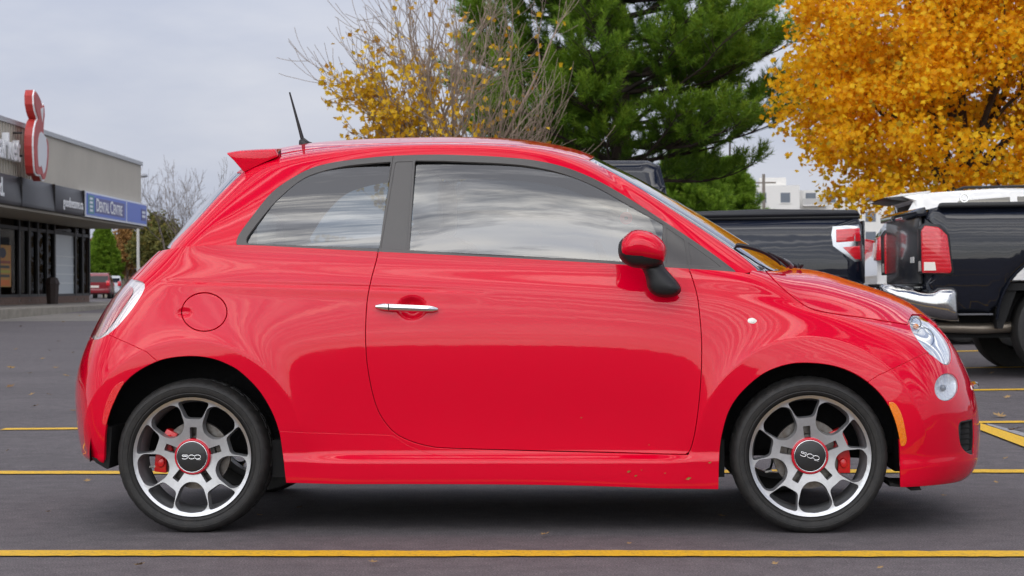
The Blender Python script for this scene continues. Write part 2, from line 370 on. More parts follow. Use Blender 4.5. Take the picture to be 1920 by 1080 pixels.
# ================================================================== the red car: two fair surfaces, cut into panels
YC = 0.80                                        # centre plane of the car; its near side is at y = 0
class TM:
    def __init__(s, V, N, F): s.V, s.N, s.F = V, N, F
    def px(s): return proj(s.V)
    def copy(s): return TM(s.V.copy(), s.N.copy(), s.F.copy())
def compact(V, N, F):
    u, inv = np.unique(F.ravel(), return_inverse=True)
    return TM(V[u], N[u], inv.reshape(-1, 3))
def cut(tm, d):
    """split a triangle mesh along d = 0: (part with d < 0, part with d >= 0)"""
    V, N, F = tm.V, tm.N, tm.F
    d = np.where(np.abs(d) < 1e-6, 1e-6, d)
    s = d[F] < 0; c = s.sum(1)
    Fi = F[c == 3]; Fo = F[c == 0]; mixed = (c == 1) | (c == 2)
    Fm = F[mixed]; sm = s[mixed]; cm = c[mixed]
    if len(Fm) == 0:
        return compact(V, N, Fi) if len(Fi) else None, compact(V, N, Fo) if len(Fo) else None
    lone = np.where(cm == 1, np.argmax(sm, 1), np.argmin(sm, 1))
    i = np.arange(len(Fm)); a = Fm[i, lone]; b = Fm[i, (lone + 1) % 3]; cc = Fm[i, (lone + 2) % 3]
    e = np.concatenate([np.stack([a, b], 1), np.stack([a, cc], 1)]); es = np.sort(e, 1)
    ue, inv = np.unique(es, axis=0, return_inverse=True); inv = inv.ravel()
    t = (d[ue[:, 0]] / (d[ue[:, 0]] - d[ue[:, 1]]))[:, None]
    nV = V[ue[:, 0]] * (1 - t) + V[ue[:, 1]] * t; nN = N[ue[:, 0]] * (1 - t) + N[ue[:, 1]] * t
    nN /= np.linalg.norm(nN, axis=1, keepdims=True) + 1e-12
    ab = inv[:len(Fm)] + len(V); ac = inv[len(Fm):] + len(V)
    V2 = np.concatenate([V, nV]); N2 = np.concatenate([N, nN])
    t1 = np.stack([a, ab, ac], 1); q1 = np.stack([ab, b, cc], 1); q2 = np.stack([ab, cc, ac], 1)
    li = cm == 1
    Fin = np.concatenate([Fi, t1[li], q1[~li], q2[~li]]); Fout = np.concatenate([Fo, t1[~li], q1[li], q2[li]])
    return (compact(V2, N2, Fin) if len(Fin) else None), (compact(V2, N2, Fout) if len(Fout) else None)
def refine(tm, mask_v, times=1):
    """quarter the triangles that touch masked vertices (neighbours get halved edges via cut-free split)"""
    return tm
def mirror(tm):
    V = tm.V.copy(); V[:, 1] = 2 * YC - V[:, 1]; N = tm.N.copy(); N[:, 1] *= -1
    return TM(V, N, tm.F[:, ::-1])
def joinm(*ts):
    ts = [t for t in ts if t is not None]
    V = np.concatenate([t.V for t in ts]); N = np.concatenate([t.N for t in ts]); F = []; o = 0
    for t in ts: F.append(t.F + o); o += len(t.V)
    return TM(V, N, np.concatenate(F))
def offset(tm, h): return TM(tm.V + tm.N * h, tm.N, tm.F)
def rim(tm, depth, lip=0.0):
    """turned-in edge all round a panel"""
    F = tm.F; e = np.concatenate([F[:, [0, 1]], F[:, [1, 2]], F[:, [2, 0]]])
    k = np.sort(e, 1); key = k[:, 0].astype(np.int64) * 10000000 + k[:, 1]
    u, cnt = np.unique(key, return_counts=True); b = e[np.isin(key, u[cnt == 1])]
    if len(b) == 0: return tm
    vs, inv = np.unique(b.ravel(), return_inverse=True); b2 = inv.reshape(-1, 2); n = len(vs)
    # outward direction in the sheet at each boundary vertex
    p = tm.V[vs]; nn = tm.N[vs]
    ed = tm.V[b[:, 1]] - tm.V[b[:, 0]]
    out = np.zeros((n, 3)); fo = np.cross(ed, (tm.N[b[:, 0]] + tm.N[b[:, 1]]) * 0.5)
    np.add.at(out, b2[:, 0], fo); np.add.at(out, b2[:, 1], fo)
    out /= np.linalg.norm(out, axis=1, keepdims=True) + 1e-12
    rr = min(0.0022, depth * 0.4)
    q0 = p; q1 = p + out * rr * 0.7 - nn * rr * 0.3; q2 = p + out * rr - nn * rr; q3 = p + out * rr - nn * depth
    V = np.concatenate([tm.V, q0, q1, q2, q3])
    s = 0.7071
    N = np.concatenate([tm.N, nn, nn * s + out * s, out, out]); o = len(tm.V); Fs = [tm.F]
    for L in range(3):
        A = o + L * n + b2[:, 0]; B = o + L * n + b2[:, 1]; C = B + n; D = A + n
        Fs += [np.stack([A, D, C], 1), np.stack([A, C, B], 1)]
    return TM(V, N, np.concatenate(Fs))
def tm_ob(name, tm, m, parent): return ob(name, mesh_np(name, tm.V, tm.F, tm.N), m, parent)

def bspl(u, n):
    """uniform cubic basis rows for n data intervals+1 -> n+2 controls"""
    B = np.zeros((len(u), n + 2)); D = np.zeros_like(B)
    k = np.clip(np.floor(u).astype(int), 0, n - 2); t = u - k; i = np.arange(len(u))
    B[i, k] = (1 - t) ** 3 / 6; B[i, k + 1] = (3 * t ** 3 - 6 * t ** 2 + 4) / 6
    B[i, k + 2] = (-3 * t ** 3 + 3 * t ** 2 + 3 * t + 1) / 6; B[i, k + 3] = t ** 3 / 6
    return B
def fit_surface(T, lam=(0.02, 0.02), wt=None):
    """T: rows x cols x 3 -> control net of a smoothing bicubic B-spline"""
    nr, nc = T.shape[:2]
    Br = bspl(np.arange(nr, dtype=float), nr); Bc = bspl(np.arange(nc, dtype=float), nc)
    A = np.kron(Br, Bc)
    def D3(n): return np.diff(np.eye(n), 3, axis=0)
    def D2(n): return np.diff(np.eye(n), 2, axis=0)
    Rg = [lam[0] * np.kron(D3(nr + 2), np.eye(nc + 2)), lam[1] * np.kron(np.eye(nr + 2), D3(nc + 2)),
          0.03 * np.kron(D2(nr + 2), D2(nc + 2)), 1e-3 * np.kron(np.eye(nr + 2), D2(nc + 2)), 1e-3 * np.kron(D2(nr + 2), np.eye(nc + 2))]
    wv = np.ones(nr * nc) if wt is None else wt.ravel()
    A2 = np.concatenate([A * wv[:, None]] + Rg); b = np.concatenate([T.reshape(-1, 3) * wv[:, None]] + [np.zeros((len(r), 3)) for r in Rg])
    X = np.linalg.lstsq(A2, b, rcond=None)[0]
    return X.reshape(nr + 2, nc + 2, 3), nr, nc
def ev(S, v, u):
    P, nr, nc = S
    return np.einsum('ri,ijk,cj->rck', bspl(v, nr), P, bspl(u, nc))
def normals_grid(G):
    du = np.gradient(G, axis=1); dv = np.gradient(G, axis=0); n = np.cross(du, dv)
    return n / (np.linalg.norm(n, axis=2, keepdims=True) + 1e-12)
def grid_tm(G):
    r, c = G.shape[:2]; N = normals_grid(G); i = np.arange(r * c).reshape(r, c)
    a, b, d, e = i[:-1, :-1].ravel(), i[:-1, 1:].ravel(), i[1:, 1:].ravel(), i[1:, :-1].ravel()
    F = np.concatenate([np.stack([a, b, d], 1), np.stack([a, d, e], 1)])
    return TM(G.reshape(-1, 3), N.reshape(-1, 3), F)
def Wp(t): return at_y(*t)
def mir(p): return np.array([p[0], 2 * YC - p[1], p[2]])

# ---- lower body: rows from the sill up over the shoulder and across the bonnet, columns from the tail round to the nose
LR = [
 # R0 bottom edge
 [(172,858,.42),(178,860,.13),(205,866,.045),(290,880,.04),(370,890,.035),(450,897,.035),(540,903,.035),(690,903,.035),(850,903,.035),(1010,904,.035),(1160,908,.035),(1310,914,.035),(1390,915,.035),(1460,915,.035),(1530,915,.035),(1600,914,.035),(1690,911,.035),(1762,905,.12),(1811,893,.40)],
 [(152,838,.42),(165,837,.12),(201,840,.02),(290,848,.025),(370,853,.028),(450,858,.028),(540,864,.028),(690,866,.03),(850,867,.03),(1010,868,.03),(1160,870,.03),(1310,873,.03),(1390,873,.025),(1460,873,.02),(1530,873,.018),(1600,872,.016),(1691,869,.02),(1774,866,.105),(1831,862,.40)],
 [(144,785,.42),(160,786,.105),(203,788,.012),(290,790,.014),(370,794,.016),(450,797,.018),(540,800,.02),(690,802,.024),(850,803,.025),(1010,803,.025),(1160,804,.025),(1310,805,.022),(1390,803,.015),(1460,801,.01),(1530,800,.008),(1600,800,.008),(1690,800,.012),(1776,801,.095),(1835,803,.40)],
 [(142,722,.42),(158,719,.105),(205,717,.008),(290,716,.002),(370,718,.002),(450,720,.003),(540,722,.006),(690,725,.010),(850,726,.010),(1010,727,.010),(1160,727,.009),(1310,727,.006),(1390,724,.002),(1460,721,.0),(1530,720,.002),(1600,721,.005),(1690,724,.018),(1769,733,.10),(1827,741,.40)],
 [(158,657,.42),(174,652,.115),(216,646,.022),(290,642,.010),(370,640,.006),(450,640,.004),(540,641,.003),(690,643,.003),(850,644,.003),(1010,645,.003),(1160,645,.003),(1310,645,.005),(1390,644,.008),(1460,643,.014),(1530,645,.022),(1600,648,.034),(1682,656,.062),(1751,669,.15),(1805,684,.41)],
 [(193,586,.42),(207,580,.145),(243,572,.062),(302,566,.044),(376,563,.034),(455,562,.027),(540,563,.022),(690,565,.017),(850,567,.015),(1010,569,.015),(1160,571,.016),(1310,573,.021),(1390,576,.030),(1454,581,.042),(1522,591,.058),(1592,603,.08),(1666,620,.117),(1731,638,.205),(1785,648,.43)],
 [(232,535,.42),(247,528,.17),(285,519,.092),(336,514,.07),(402,512,.056),(472,513,.046),(552,515,.039),(695,520,.033),(850,525,.031),(1010,530,.031),(1160,536,.033),(1305,541,.039),(1386,546,.05),(1447,556,.066),(1513,577,.082),(1578,594,.108),(1653,610,.155),(1716,622,.24),(1765,622,.45)],
 [(290,478,.42),(301,475,.20),(332,469,.12),(376,466,.095),(428,465,.08),(486,466,.071),(562,470,.064),(700,477,.058),(850,484,.056),(1010,492,.057),(1160,500,.06),(1300,508,.066),(1380,513,.078),(1437,525,.097),(1502,563,.112),(1564,586,.142),(1641,600,.193),(1702,607,.275),(1743,603,.47)],
]
HOOD = {13: [(1452,512,.25),(1462,502,.55),(1470,499,.8)], 14: [(1515,531,.27),(1528,512,.55),(1531,507.5,.8)],
        15: [(1577,551,.29),(1588,530,.55),(1590,525,.8)], 16: [(1648,571,.34),(1653,551,.56),(1652,545,.8)],
        17: [(1704,588,.42),(1704,573,.6),(1701,566,.8)], 18: [(1742,600,.56),(1738,593,.66),(1733,588,.8)]}
nr, ncx = len(LR), len(LR[0])
T = np.zeros((nr + 3, ncx, 3))
for r in range(nr):
    for c in range(ncx): T[r, c] = Wp(LR[r][c])
for c in range(ncx):
    for k in range(3):
        if c in HOOD: T[nr + k, c] = Wp(HOOD[c][k])
        else:
            b = T[nr - 1, c]; a_ = T[nr - 2, c]; q_ = (k + 1) * 0.9
            T[nr + k, c] = b + (b - a_) * q_ + np.array([0, 0.018 * (k + 1) ** 2, 0])
c0 = T[:, 0].copy(); c0[:, 1] = YC; c0[:nr, 0] -= 0.05; c0[nr:, 0] -= 0.01
c20 = T[:, -1].copy(); c20[:, 1] = YC; c20[:nr - 1, 0] += 0.036; c20[nr - 1] = Wp((1757, 611, .8)); c20[nr] = Wp((1754, 607, .8)); c20[nr + 1] = Wp((1750, 603, .8)); c20[nr + 2] = Wp((1744, 597, .8))
def mcol(c): m = c.copy(); m[:, 1] = 2 * YC - m[:, 1]; return m
T = np.stack([mcol(T[:, 1]), mcol(T[:, 0]), c0] + [T[:, i] for i in range(ncx)] + [c20, mcol(T[:, -1]), mcol(T[:, -2])], 1)
gr = T[-2].copy(); gr[:, 1] = 2 * YC - gr[:, 1]
T = np.concatenate([T, gr[None]], 0)
WT = np.ones(T.shape[:2]); WT[nr:, :16] = 0.04; WT[nr:, 15] = 0.02
SL = fit_surface(T, wt=WT)
NU, NV = 560, 210
uu = np.linspace(2, 2 + ncx + 1, NU); vv = np.linspace(0, nr + 2, NV)
GL = ev(SL, vv, uu)

# ---- pressed-in features of the lower body
HUBR, HUBF, HZ = -1.15, 1.15, 0.291
def sstep(a, b, x): t = np.clip((x - a) / (b - a), 0, 1); return t * t * (3 - 2 * t)
def body_disp(X, Y, Z):
    side = sstep(0.55, 0.25, Y)
    h = np.zeros_like(X)
    for hx, rc in ((HUBR, 0.424), (HUBF, 0.420)):
        hz = 0.292; rho = np.hypot(X - hx, (Z - hz) * 0.985)
        g = np.where(rho > rc, np.exp(-(rho - rc) / 0.055), 1 - np.clip((rc - rho), 0, .06) * 1.6)
        g = np.where(rho < rc - 0.06, 0.9, g)
        h += 0.017 * g * sstep(0.22, 0.42, Z) * sstep(1.0, 0.78, Z)
    sx0, sx1 = -0.80, 0.79
    endf = sstep(sx0 + .02, sx0 + .26, X) * sstep(sx1, sx1 - .22, X)
    mid = (X > -0.84) & (X < 0.84)
    prof = sstep(0.304, 0.262, Z) * 0.030
    h += np.where(mid, prof * (0.45 + 0.55 * endf), 0)
    # crease along the shoulder
    zc_ = np.interp(X, [-1.30, -0.95, -0.5, 0.0], [0.945, 0.930, 0.915, 0.892])
    fade = sstep(-1.30, -1.12, X) * sstep(0.02, -0.35, X)
    dz = Z - zc_
    h += fade * (-0.0045 * np.exp(-(dz / 0.006) ** 2) + 0.004 * sstep(-0.05, 0.0, dz) * sstep(0.005, 0.0, dz))
    # lip round the bottom of both bumpers
    h += 0.009 * sstep(0.29, 0.235, Z) * sstep(1.42, 1.5, X)
    h += 0.008 * sstep(0.30, 0.27, Z) * sstep(-1.42, -1.5, X)
    return h * side
Nn = normals_grid(GL)
if Nn[60, NU // 2, 1] > 0: Nn = -Nn; FLIP = True
else: FLIP = False
hh = body_disp(GL[..., 0], GL[..., 1], GL[..., 2])
# recess behind the door handle
pp = proj(GL.reshape(-1, 3)).reshape(GL.shape[:2] + (2,))
q = np.hypot((pp[..., 0] - 772) / 29, (pp[..., 1] - 578) / 23)
hh = hh - 0.024 * sstep(1.0, 0.45, q) * (GL[..., 1] < 0.3)
q = np.hypot((pp[..., 0] - 346) / 17, (pp[..., 1] - 586) / 9)
hh = hh - 0.008 * sstep(1.0, 0.4, q) * (GL[..., 1] < 0.3)
GL = GL + Nn * hh[..., None]
LOW = grid_tm(GL)
if FLIP: LOW = TM(LOW.V, -LOW.N, LOW.F[:, ::-1])

# ---- glasshouse: rows from the waist to the roof centre line, columns from the rear window round to the windscreen
GR = [
 [(313,462,.45),(322,466,.16),(372,470,.108),(450,472,.09),(570,477,.08),(720,485,.075),(850,492,.074),(980,499,.075),(1110,506,.078),(1245,513,.087),(1350,517,.105),(1422,508,.16),(1465,507,.42)],
 [(362,402,.49),(380,401,.245),(432,394,.185),(503,390,.167),(605,390,.153),(732,390,.147),(850,391,.146),(968,395,.148),(1088,404,.151),(1215,436,.155),(1300,468,.155),(1358,458,.20),(1402,462,.45)],
 [(420,340,.53),(440,338,.335),(499,324,.272),(565,317,.253),(650,303,.242),(745,294,.237),(850,291.5,.235),(950,296,.237),(1047,311,.240),(1155,358,.238),(1222,400,.232),(1268,398,.258),(1300,398,.48)],
 [(458,307,.56),(478,305,.40),(540,294,.345),(606,283,.322),(688,274.5,.31),(769,271,.305),(860,270,.303),(948,273,.305),(1038,286,.307),(1112,313,.30),(1152,334,.29),(1178,339,.315),(1192,333,.53)],
 [(490,290,.66),(503,287,.58),(560,276,.56),(622,269,.55),(700,263.5,.55),(780,261,.55),(860,260,.55),(943,262,.55),(1022,270,.55),(1085,286,.54),(1112,298,.52),(1128,304,.52),(1140,306,.64)],
]
GC = [(505,282,.8),(515,280,.8),(570,270.5,.8),(628,265,.8),(703,260.5,.8),(782,258.5,.8),(860,258,.8),(938,260,.8),(1012,267,.8),(1072,279,.8),(1092,285,.8),(1106,290,.8),(1116,294,.8)]
nrg, ncg = len(GR), len(GC)
T = np.zeros((nrg + 1, ncg, 3))
for r in range(nrg):
    for c in range(ncg): T[r, c] = Wp(GR[r][c])
for c in range(ncg): T[nrg, c] = Wp(GC[c])
k0 = T[:, 0].copy(); k0[:, 1] = YC; k0[:nrg, 0] -= np.array([.055, .05, .04, .03, .01])
kN = np.array([Wp((1490,507,.8)), Wp((1410,463,.8)), Wp((1311,400,.8)), Wp((1202,338,.8)), Wp((1152,312,.8)), Wp((1122,296,.8))])
T = np.stack([mcol(T[:, 1]), mcol(T[:, 0]), k0] + [T[:, i] for i in range(ncg)] + [kN, mcol(T[:, -1]), mcol(T[:, -2])], 1)
gr = T[-2].copy(); gr[:, 1] = 2 * YC - gr[:, 1]; gr2 = T[-3].copy(); gr2[:, 1] = 2 * YC - gr2[:, 1]
T = np.concatenate([T, gr[None]], 0)
SG = fit_surface(T)
NU2, NV2 = 460, 150
GG = ev(SG, np.linspace(0, nrg, NV2), np.linspace(2, 2 + ncg + 1, NU2))
UG = np.linspace(2, 2 + ncg + 1, NU2)
TOP = grid_tm(GG)
if TOP.N[NU2 * 40 + NU2 // 2, 1] > 0: TOP = TM(TOP.V, -TOP.N, TOP.F[:, ::-1])
# ------------------------------------------------------------------ materials of the car
def paint(name, col, flake=True):
    m = mat(name, col, 0.34, 0.0, coat=1.0, spec=0.0, coat_r=0.012)
    if 'done' in m: return m
    m['done'] = 1; t = NT(m); t.b.inputs['Coat IOR'].default_value = 1.44
    c = t.add('ShaderNodeTexCoord')
    n = t.add('ShaderNodeTexNoise'); n.inputs['Scale'].default_value = 900; n.inputs['Detail'].default_value = 2
    t.link(c.outputs['Object'], n.inputs['Vector'])
    n2_ = t.add('ShaderNodeTexNoise'); n2_.inputs['Scale'].default_value = 7; n2_.inputs['Detail'].default_value = 5
    t.link(c.outputs['Object'], n2_.inputs['Vector'])
    bp = t.add('ShaderNodeBump'); bp.inputs['Strength'].default_value = 0.035; bp.inputs['Distance'].default_value = 0.001
    t.link(n.outputs['Fac'], bp.inputs['Height'])
    n3_ = t.add('ShaderNodeTexNoise'); n3_.inputs['Scale'].default_value = 26; n3_.inputs['Detail'].default_value = 1.5
    t.link(c.outputs['Object'], n3_.inputs['Vector'])
    b2 = t.add('ShaderNodeBump'); b2.inputs['Strength'].default_value = 0.05; b2.inputs['Distance'].default_value = 0.003
    t.link(n3_.outputs['Fac'], b2.inputs['Height']); 
    t.link(bp.outputs[0], t.b.inputs['Normal']); t.link(b2.outputs[0], t.b.inputs['Coat Normal'])
    # a film of dust low down and in patches dulls the lacquer a little
    r = t.add('ShaderNodeMapRange'); t.link(n2_.outputs['Fac'], r.inputs[0])
    r.inputs[1].default_value = 0.45; r.inputs[2].default_value = 0.8; r.inputs[3].default_value = 0.035; r.inputs[4].default_value = 0.085
    t.link(r.outputs[0], t.b.inputs['Coat Roughness'])
    return m
def glass(name, tint=(0.3, 0.33, 0.34), f0=0.14, rough=0.0, wav=0.0, pwr=3.0):
    if name in _mats: return _mats[name]
    m = bpy.data.materials.new(name); m.use_nodes = True; t = NT(m); t.n.remove(t.b); o = t.n['Material Output']
    tr = t.add('ShaderNodeBsdfTransparent'); tr.inputs[0].default_value = (*tint, 1)
    gl = t.add('ShaderNodeBsdfGlossy'); gl.inputs['Roughness'].default_value = rough; gl.inputs[0].default_value = (1, 1, 1, 1)
    lw = t.add('ShaderNodeLayerWeight'); lw.inputs[0].default_value = 0.5
    mr = t.add('ShaderNodeMapRange'); t.link(lw.outputs['Facing'], mr.inputs[0]); mr.inputs[3].default_value = f0; mr.inputs[4].default_value = 1.0
    pw = t.add('ShaderNodeMath', operation='POWER'); t.link(lw.outputs['Facing'], pw.inputs[0]); pw.inputs[1].default_value = pwr
    t.link(pw.outputs[0], mr.inputs[0])
    mx_ = t.add('ShaderNodeMixShader'); t.link(mr.outputs[0], mx_.inputs[0]); t.link(tr.outputs[0], mx_.inputs[1]); t.link(gl.outputs[0], mx_.inputs[2])
    if wav:
        c = t.add('ShaderNodeTexCoord'); n = t.add('ShaderNodeTexNoise'); n.inputs['Scale'].default_value = 3.0; n.inputs['Detail'].default_value = 2
        t.link(c.outputs['Object'], n.inputs['Vector']); bp = t.add('ShaderNodeBump'); bp.inputs['Strength'].default_value = wav; bp.inputs['Distance'].default_value = 0.02
        t.link(n.outputs['Fac'], bp.inputs['Height']); t.link(bp.outputs[0], gl.inputs['Normal']); t.link(bp.outputs[0], lw.inputs['Normal'])
    t.link(mx_.outputs[0], o.inputs[0]); _mats[name] = m
    return m
RED = paint('red_paint', (0.66, 0.0, 0.020))
TRIM = mat('grey_window_trim', (0.085, 0.08, 0.076), 0.33, spec=0.5, noise=(300, 0.12))
BLKP = mat('black_plastic', (0.012, 0.012, 0.013), 0.42, bump=(1200, 0.06))
BLKS = mat('black_matt', (0.008, 0.008, 0.008), 0.85)
RUBR = mat('tyre_rubber', (0.013, 0.0125, 0.012), 0.62, noise=(35, 0.3, (0.024, 0.022, 0.020)), bump=(160, 0.12))
CHROME = mat('chrome', (0.82, 0.82, 0.83), 0.07, 1.0)
ALU = mat('machined_aluminium', (0.52, 0.52, 0.53), 0.32, 0.9, noise=(60, 0.1))
DGREY = mat('dark_grey_wheel_paint', (0.22, 0.22, 0.225), 0.4, 0.3, coat=0.2)
REDG = mat('red_gloss', (0.55, 0.003, 0.02), 0.2, coat=0.6)
WGLASS = glass('side_glass', (0.36, 0.43, 0.47), 0.115, wav=0.02)
SGLASS = glass('screen_glass', (0.42, 0.46, 0.46), 0.16)
LGLASS = glass('lamp_glass', (0.92, 0.94, 0.95), 0.07)
SILV = mat('lamp_silver', (0.84, 0.86, 0.90), 0.22, 0.45, coat=.4, bump=(70, 0.9))
LINER = mat('interior_grey', (0.05, 0.05, 0.052), 0.8)

CAR = empty('red_hatchback_car', (0, 0, 0))
tag(CAR, 'glossy red three-door hatchback parked side-on in the foreground, with black and silver wheels', 'car')
def near(tm_, fn):
    d = fn(tm_.px()); return d
def pair(name, tm_, m, parent=None, depth=0.012, first=None):
    """a panel of the near side and its twin on the far side"""
    if depth: tm_ = rim(tm_, depth)
    a = tm_ob(name, tm_, m, parent or CAR); b = tm_ob(name, mirror(tm_), m, first or parent or CAR)
    return a, b
def mid(name, tm_, m, parent=None, depth=0.0):
    """a panel that spans the car"""
    if depth: pass
    return tm_ob(name, joinm(tm_, mirror(tm_)), m, parent or CAR)
def take(tm_, d, g):
    """(panel, rest) with a gap of 2g between them"""
    i, _ = cut(tm_, d + g); _, o = cut(tm_, d - g)
    return i, o
A = np.array
# outlines as seen on the near flank, in pixels of the photograph
ARCH_R = crom([(188,930),(194,862),(196.7,807),(207,769),(228,724),(254,698),(291,678),(322,669.6),(361,666.7),(397,671),(426,681.5),(452,697),(486,731),(510,770),(524,808),(531,850),(537,902),(540,940)], 6, False)
ARCH_F = crom([(1345,960),(1346,914),(1348,849),(1354,808),(1367,767),(1391,733),(1430,700),(1473,683),(1512,679),(1560,684),(1598,697),(1632,719),(1661,750),(1680,791),(1687.6,834),(1689,911),(1690,960)], 6, False)
HEADL = crom([(1710,592),(1727,593),(1747,607),(1767,627),(1779,647),(1784,664),(1782,680),(1773,684),(1757,673),(1733,652),(1713,625),(1706,607)], 6)
th = np.linspace(0, 2 * np.pi, 48, endpoint=False)
LOWL = np.stack([1775 + 22 * np.cos(th) - 4 * np.sin(th), 726 + 26 * np.sin(th) + 3 * np.cos(th)], 1)
VENT = crom([(1799,793),(1812,787.5),(1830,785),(1845,786),(1845,852),(1829,853),(1816,851),(1803,838),(1798,815)], 4)
SIDE_O = crom([(1667,756),(1678,757),(1690,777),(1698,812),(1699,830),(1690,836),(1685,812),(1675,780)], 4)
SIDE_R = crom([(233,716),(216,724),(201,751),(192,787),(194,795),(199,796),(207,769),(219,742)], 4)
TAIL = crom([(260,525.5),(270,531),(269,545),(249,577),(222,609.6),(201,627),(184,635.5),(172,634),(150,600),(190,500),(245,522)], 4)
FLAP = np.stack([383 + 42.5 * np.cos(th), 585 + 36 * np.sin(th)], 1)
DOOR = np.concatenate([crom([(712,440),(708,478),(697,520),(689,560),(686,600),(685.6,640),(687.5,673),(691.7,704),(700,743),(712,776),(736,808),(767,826),(806,837),(847,840.6),(1000,845),(1139,848),(1278,851.7),(1289,850),(1296,839),(1304,804),(1311,751),(1315,696),(1315.6,640),(1312,590),(1307,553),(1297,518),(1292,500),(1290,440)], 4, False)])
SKIRT = A([(521,809),(600,812),(736,816),(764,835),(806,851),(861,856),(1000,859),(1278,864),(1286,858),(1294,848.5),(1350,847),(1350,950),(515,950),(521,860)], float)
HOODP = np.concatenate([crom([(1433,505),(1455,528),(1478,549),(1504,569),(1524,579.5),(1556,586.7),(1622,596),(1667,603),(1702,608.5)], 5, False), A([(1704,601),(1710,589.5),(1728,590),(1748,604),(1757,613),(1830,600),(1760,480),(1474,470),(1472,498)], float)])
BUMPF = A([(1625,718),(1645,705),(1738,661),(1760,672),(1780,640),(1757,613),(1950,560),(1950,990),(1600,990),(1640,760)], float)
BUMPR = A([(300,682),(293,676),(275,660),(243,645),(201,626.5),(184,636),(100,640),(60,700),(60,990),(240,990),(230,760)], float)
TGATE = A([(322,452),(289,482),(263,511),(250,524),(190,640),(90,640),(90,380),(322,380)], float)

# ---- which part of the lower surface is what
Vg, Ug = np.meshgrid(vv, uu, indexing='ij')
dd = np.minimum(Vg - 7.1, 15.45 - Ug).ravel()
body, deck = cut(LOW, dd)
inner = TM(LOW.V[::1], LOW.N, LOW.F)
def arch_d(tm_):
    p = tm_.px(); back = tm_.V[:, 1] > 0.5
    d = np.minimum(sdf(ARCH_R, p), sdf(ARCH_F, p))
    return np.where(back, np.abs(d) + 1, d)
_, body = cut(body, arch_d(body))
_, inner = cut(inner, arch_d(inner) - 6)
inner, _ = cut(inner, (inner.V[:, 2] - 0.90) * 100)
for _p, _y in ((HEADL, .6), (LOWL, .9), (VENT, .3), (TAIL, .36)):
    _d = np.maximum(sdf(_p, inner.px()), (inner.V[:, 1] - _y) * 500); _, inner = cut(inner, _d - 5)
mid('inner_panel', offset(inner, -0.022), BLKS)
def pd(tm_, poly, ymax=0.9): 
    d = sdf(poly, tm_.px()); return np.maximum(d, (tm_.V[:, 1] - ymax) * 500)
headl, body = take(body, pd(body, HEADL, 0.6), 0.9)
lowl, body = take(body, pd(body, LOWL), 0.7)
vent, body = take(body, pd(body, VENT, 0.30), 0.3)
sideo, body = take(body, pd(body, SIDE_O), 0.5)
sider, body = take(body, pd(body, SIDE_R), 0.5)
tail, body = take(body, pd(body, TAIL, 0.36), 0.8)
flap, body = take(body, pd(body, FLAP), 1.7)
door, body = take(body, pd(body, DOOR), 1.6)
skirt, body = take(body, pd(body, SKIRT), 0.7)
hood, body = take(body, pd(body, HOODP), 1.5)
bumpf, body = take(body, pd(body, BUMPF), 1.15)
bumpr, body = take(body, pd(body, BUMPR), 1.1)
d = np.minimum(sdf(TGATE, body.px()), (0.30 - body.V[:, 1]) * 500); d = np.maximum(d, (body.V[:, 0] + 1.0) * 500)
tgate, body = take(body, d, 0.9)
SHELL, SHELL2 = pair('fender_and_quarter_panel', body, RED, depth=0.014)
DOOR_N, DOOR_F = pair('door', door, RED, depth=0.016)
pair('side_skirt', skirt, RED, depth=0.012)
pair('fuel_flap', flap, RED, depth=0.010)[1].name = 'blank_panel'
HOOD_O = mid('hood', rim(hood, 0.012), RED)
BUMPF_O = mid('front_bumper', rim(bumpf, 0.014), RED)
BUMPR_O = mid('rear_bumper', rim(bumpr, 0.014), RED)
TG_O = mid('tailgate', rim(tgate, 0.012), RED)

# ---- glasshouse
DLO = np.concatenate([crom([(447,463),(443.7,455),(446,446),(454,432),(478,400),(507,364.5),(537,341),(581,317),(626,305),(685,297),(738,292.5),(813,290.5),(880,292),(940,295),(1000,301),(1059,314),(1118,338),(1178,372),(1237,410),(1296,449),(1341,480),(1378,508)], 5, False), A([(1379,515),(1340,540),(440,520),(450,468)], float)])
QUART = np.concatenate([crom([(466,457.5),(461.5,452),(466,441),(490,409.5),(519,376),(560,341),(596,324),(655,310.5),(733,303.5)], 5, False), A([(731,320),(712,466)], float)])
DGL = np.concatenate([A([(767,469.5),(778,301.5)], float), crom([(830,302),(880,304),(945,307),(1000,313),(1059,327),(1118,351),(1178,385),(1243,421)], 5, False), A([(1244,490),(1243,495),(1163,490.5),(1000,481)], float)])
PIL = A([(741.5,304),(774,303),(763,469),(714,466.5)], float)
TRI1 = A([(1249,427),(1283,450),(1290,497.5),(1249,495)], float)
TRI2 = A([(1290,455),(1340,491),(1352,501),(1296,498)], float)
WSCR = A([(1104,301),(1107,301),(1154,326),(1207,357),(1267,397),(1326,436),(1385,474),(1418,503),(1432,530),(1600,530),(1600,380),(1300,180),(1125,180),(1115,294)], float)
RWIN = A([(453,324),(412,364),(374,406),(322,455.5),(314,480),(240,480),(240,330),(425,322)], float)
ROOFP = np.concatenate([crom([(500,300),(522,290.5),(560,282),(620,275),(700,270),(800,267.5),(870,267.5),(950,272),(1000,278.5),(1060,289.5),(1103.5,300)], 5, False), A([(1116,292),(1140,200),(480,200),(470,310)], float)])
top = TOP
dlo, top = take(top, pd(top, DLO, 0.42), 0.4)
wscr, top = take(top, pd(top, WSCR), 0.6)
rwin, top = take(top, pd(top, RWIN), 0.6)
roof, top = take(top, pd(top, ROOFP), 0.45)
_, roof = cut(roof, roof.px()[:, 0] - 523)
roofsp, top = cut(top, (0.42 - top.V[:, 1]) * 100); roofsp = None
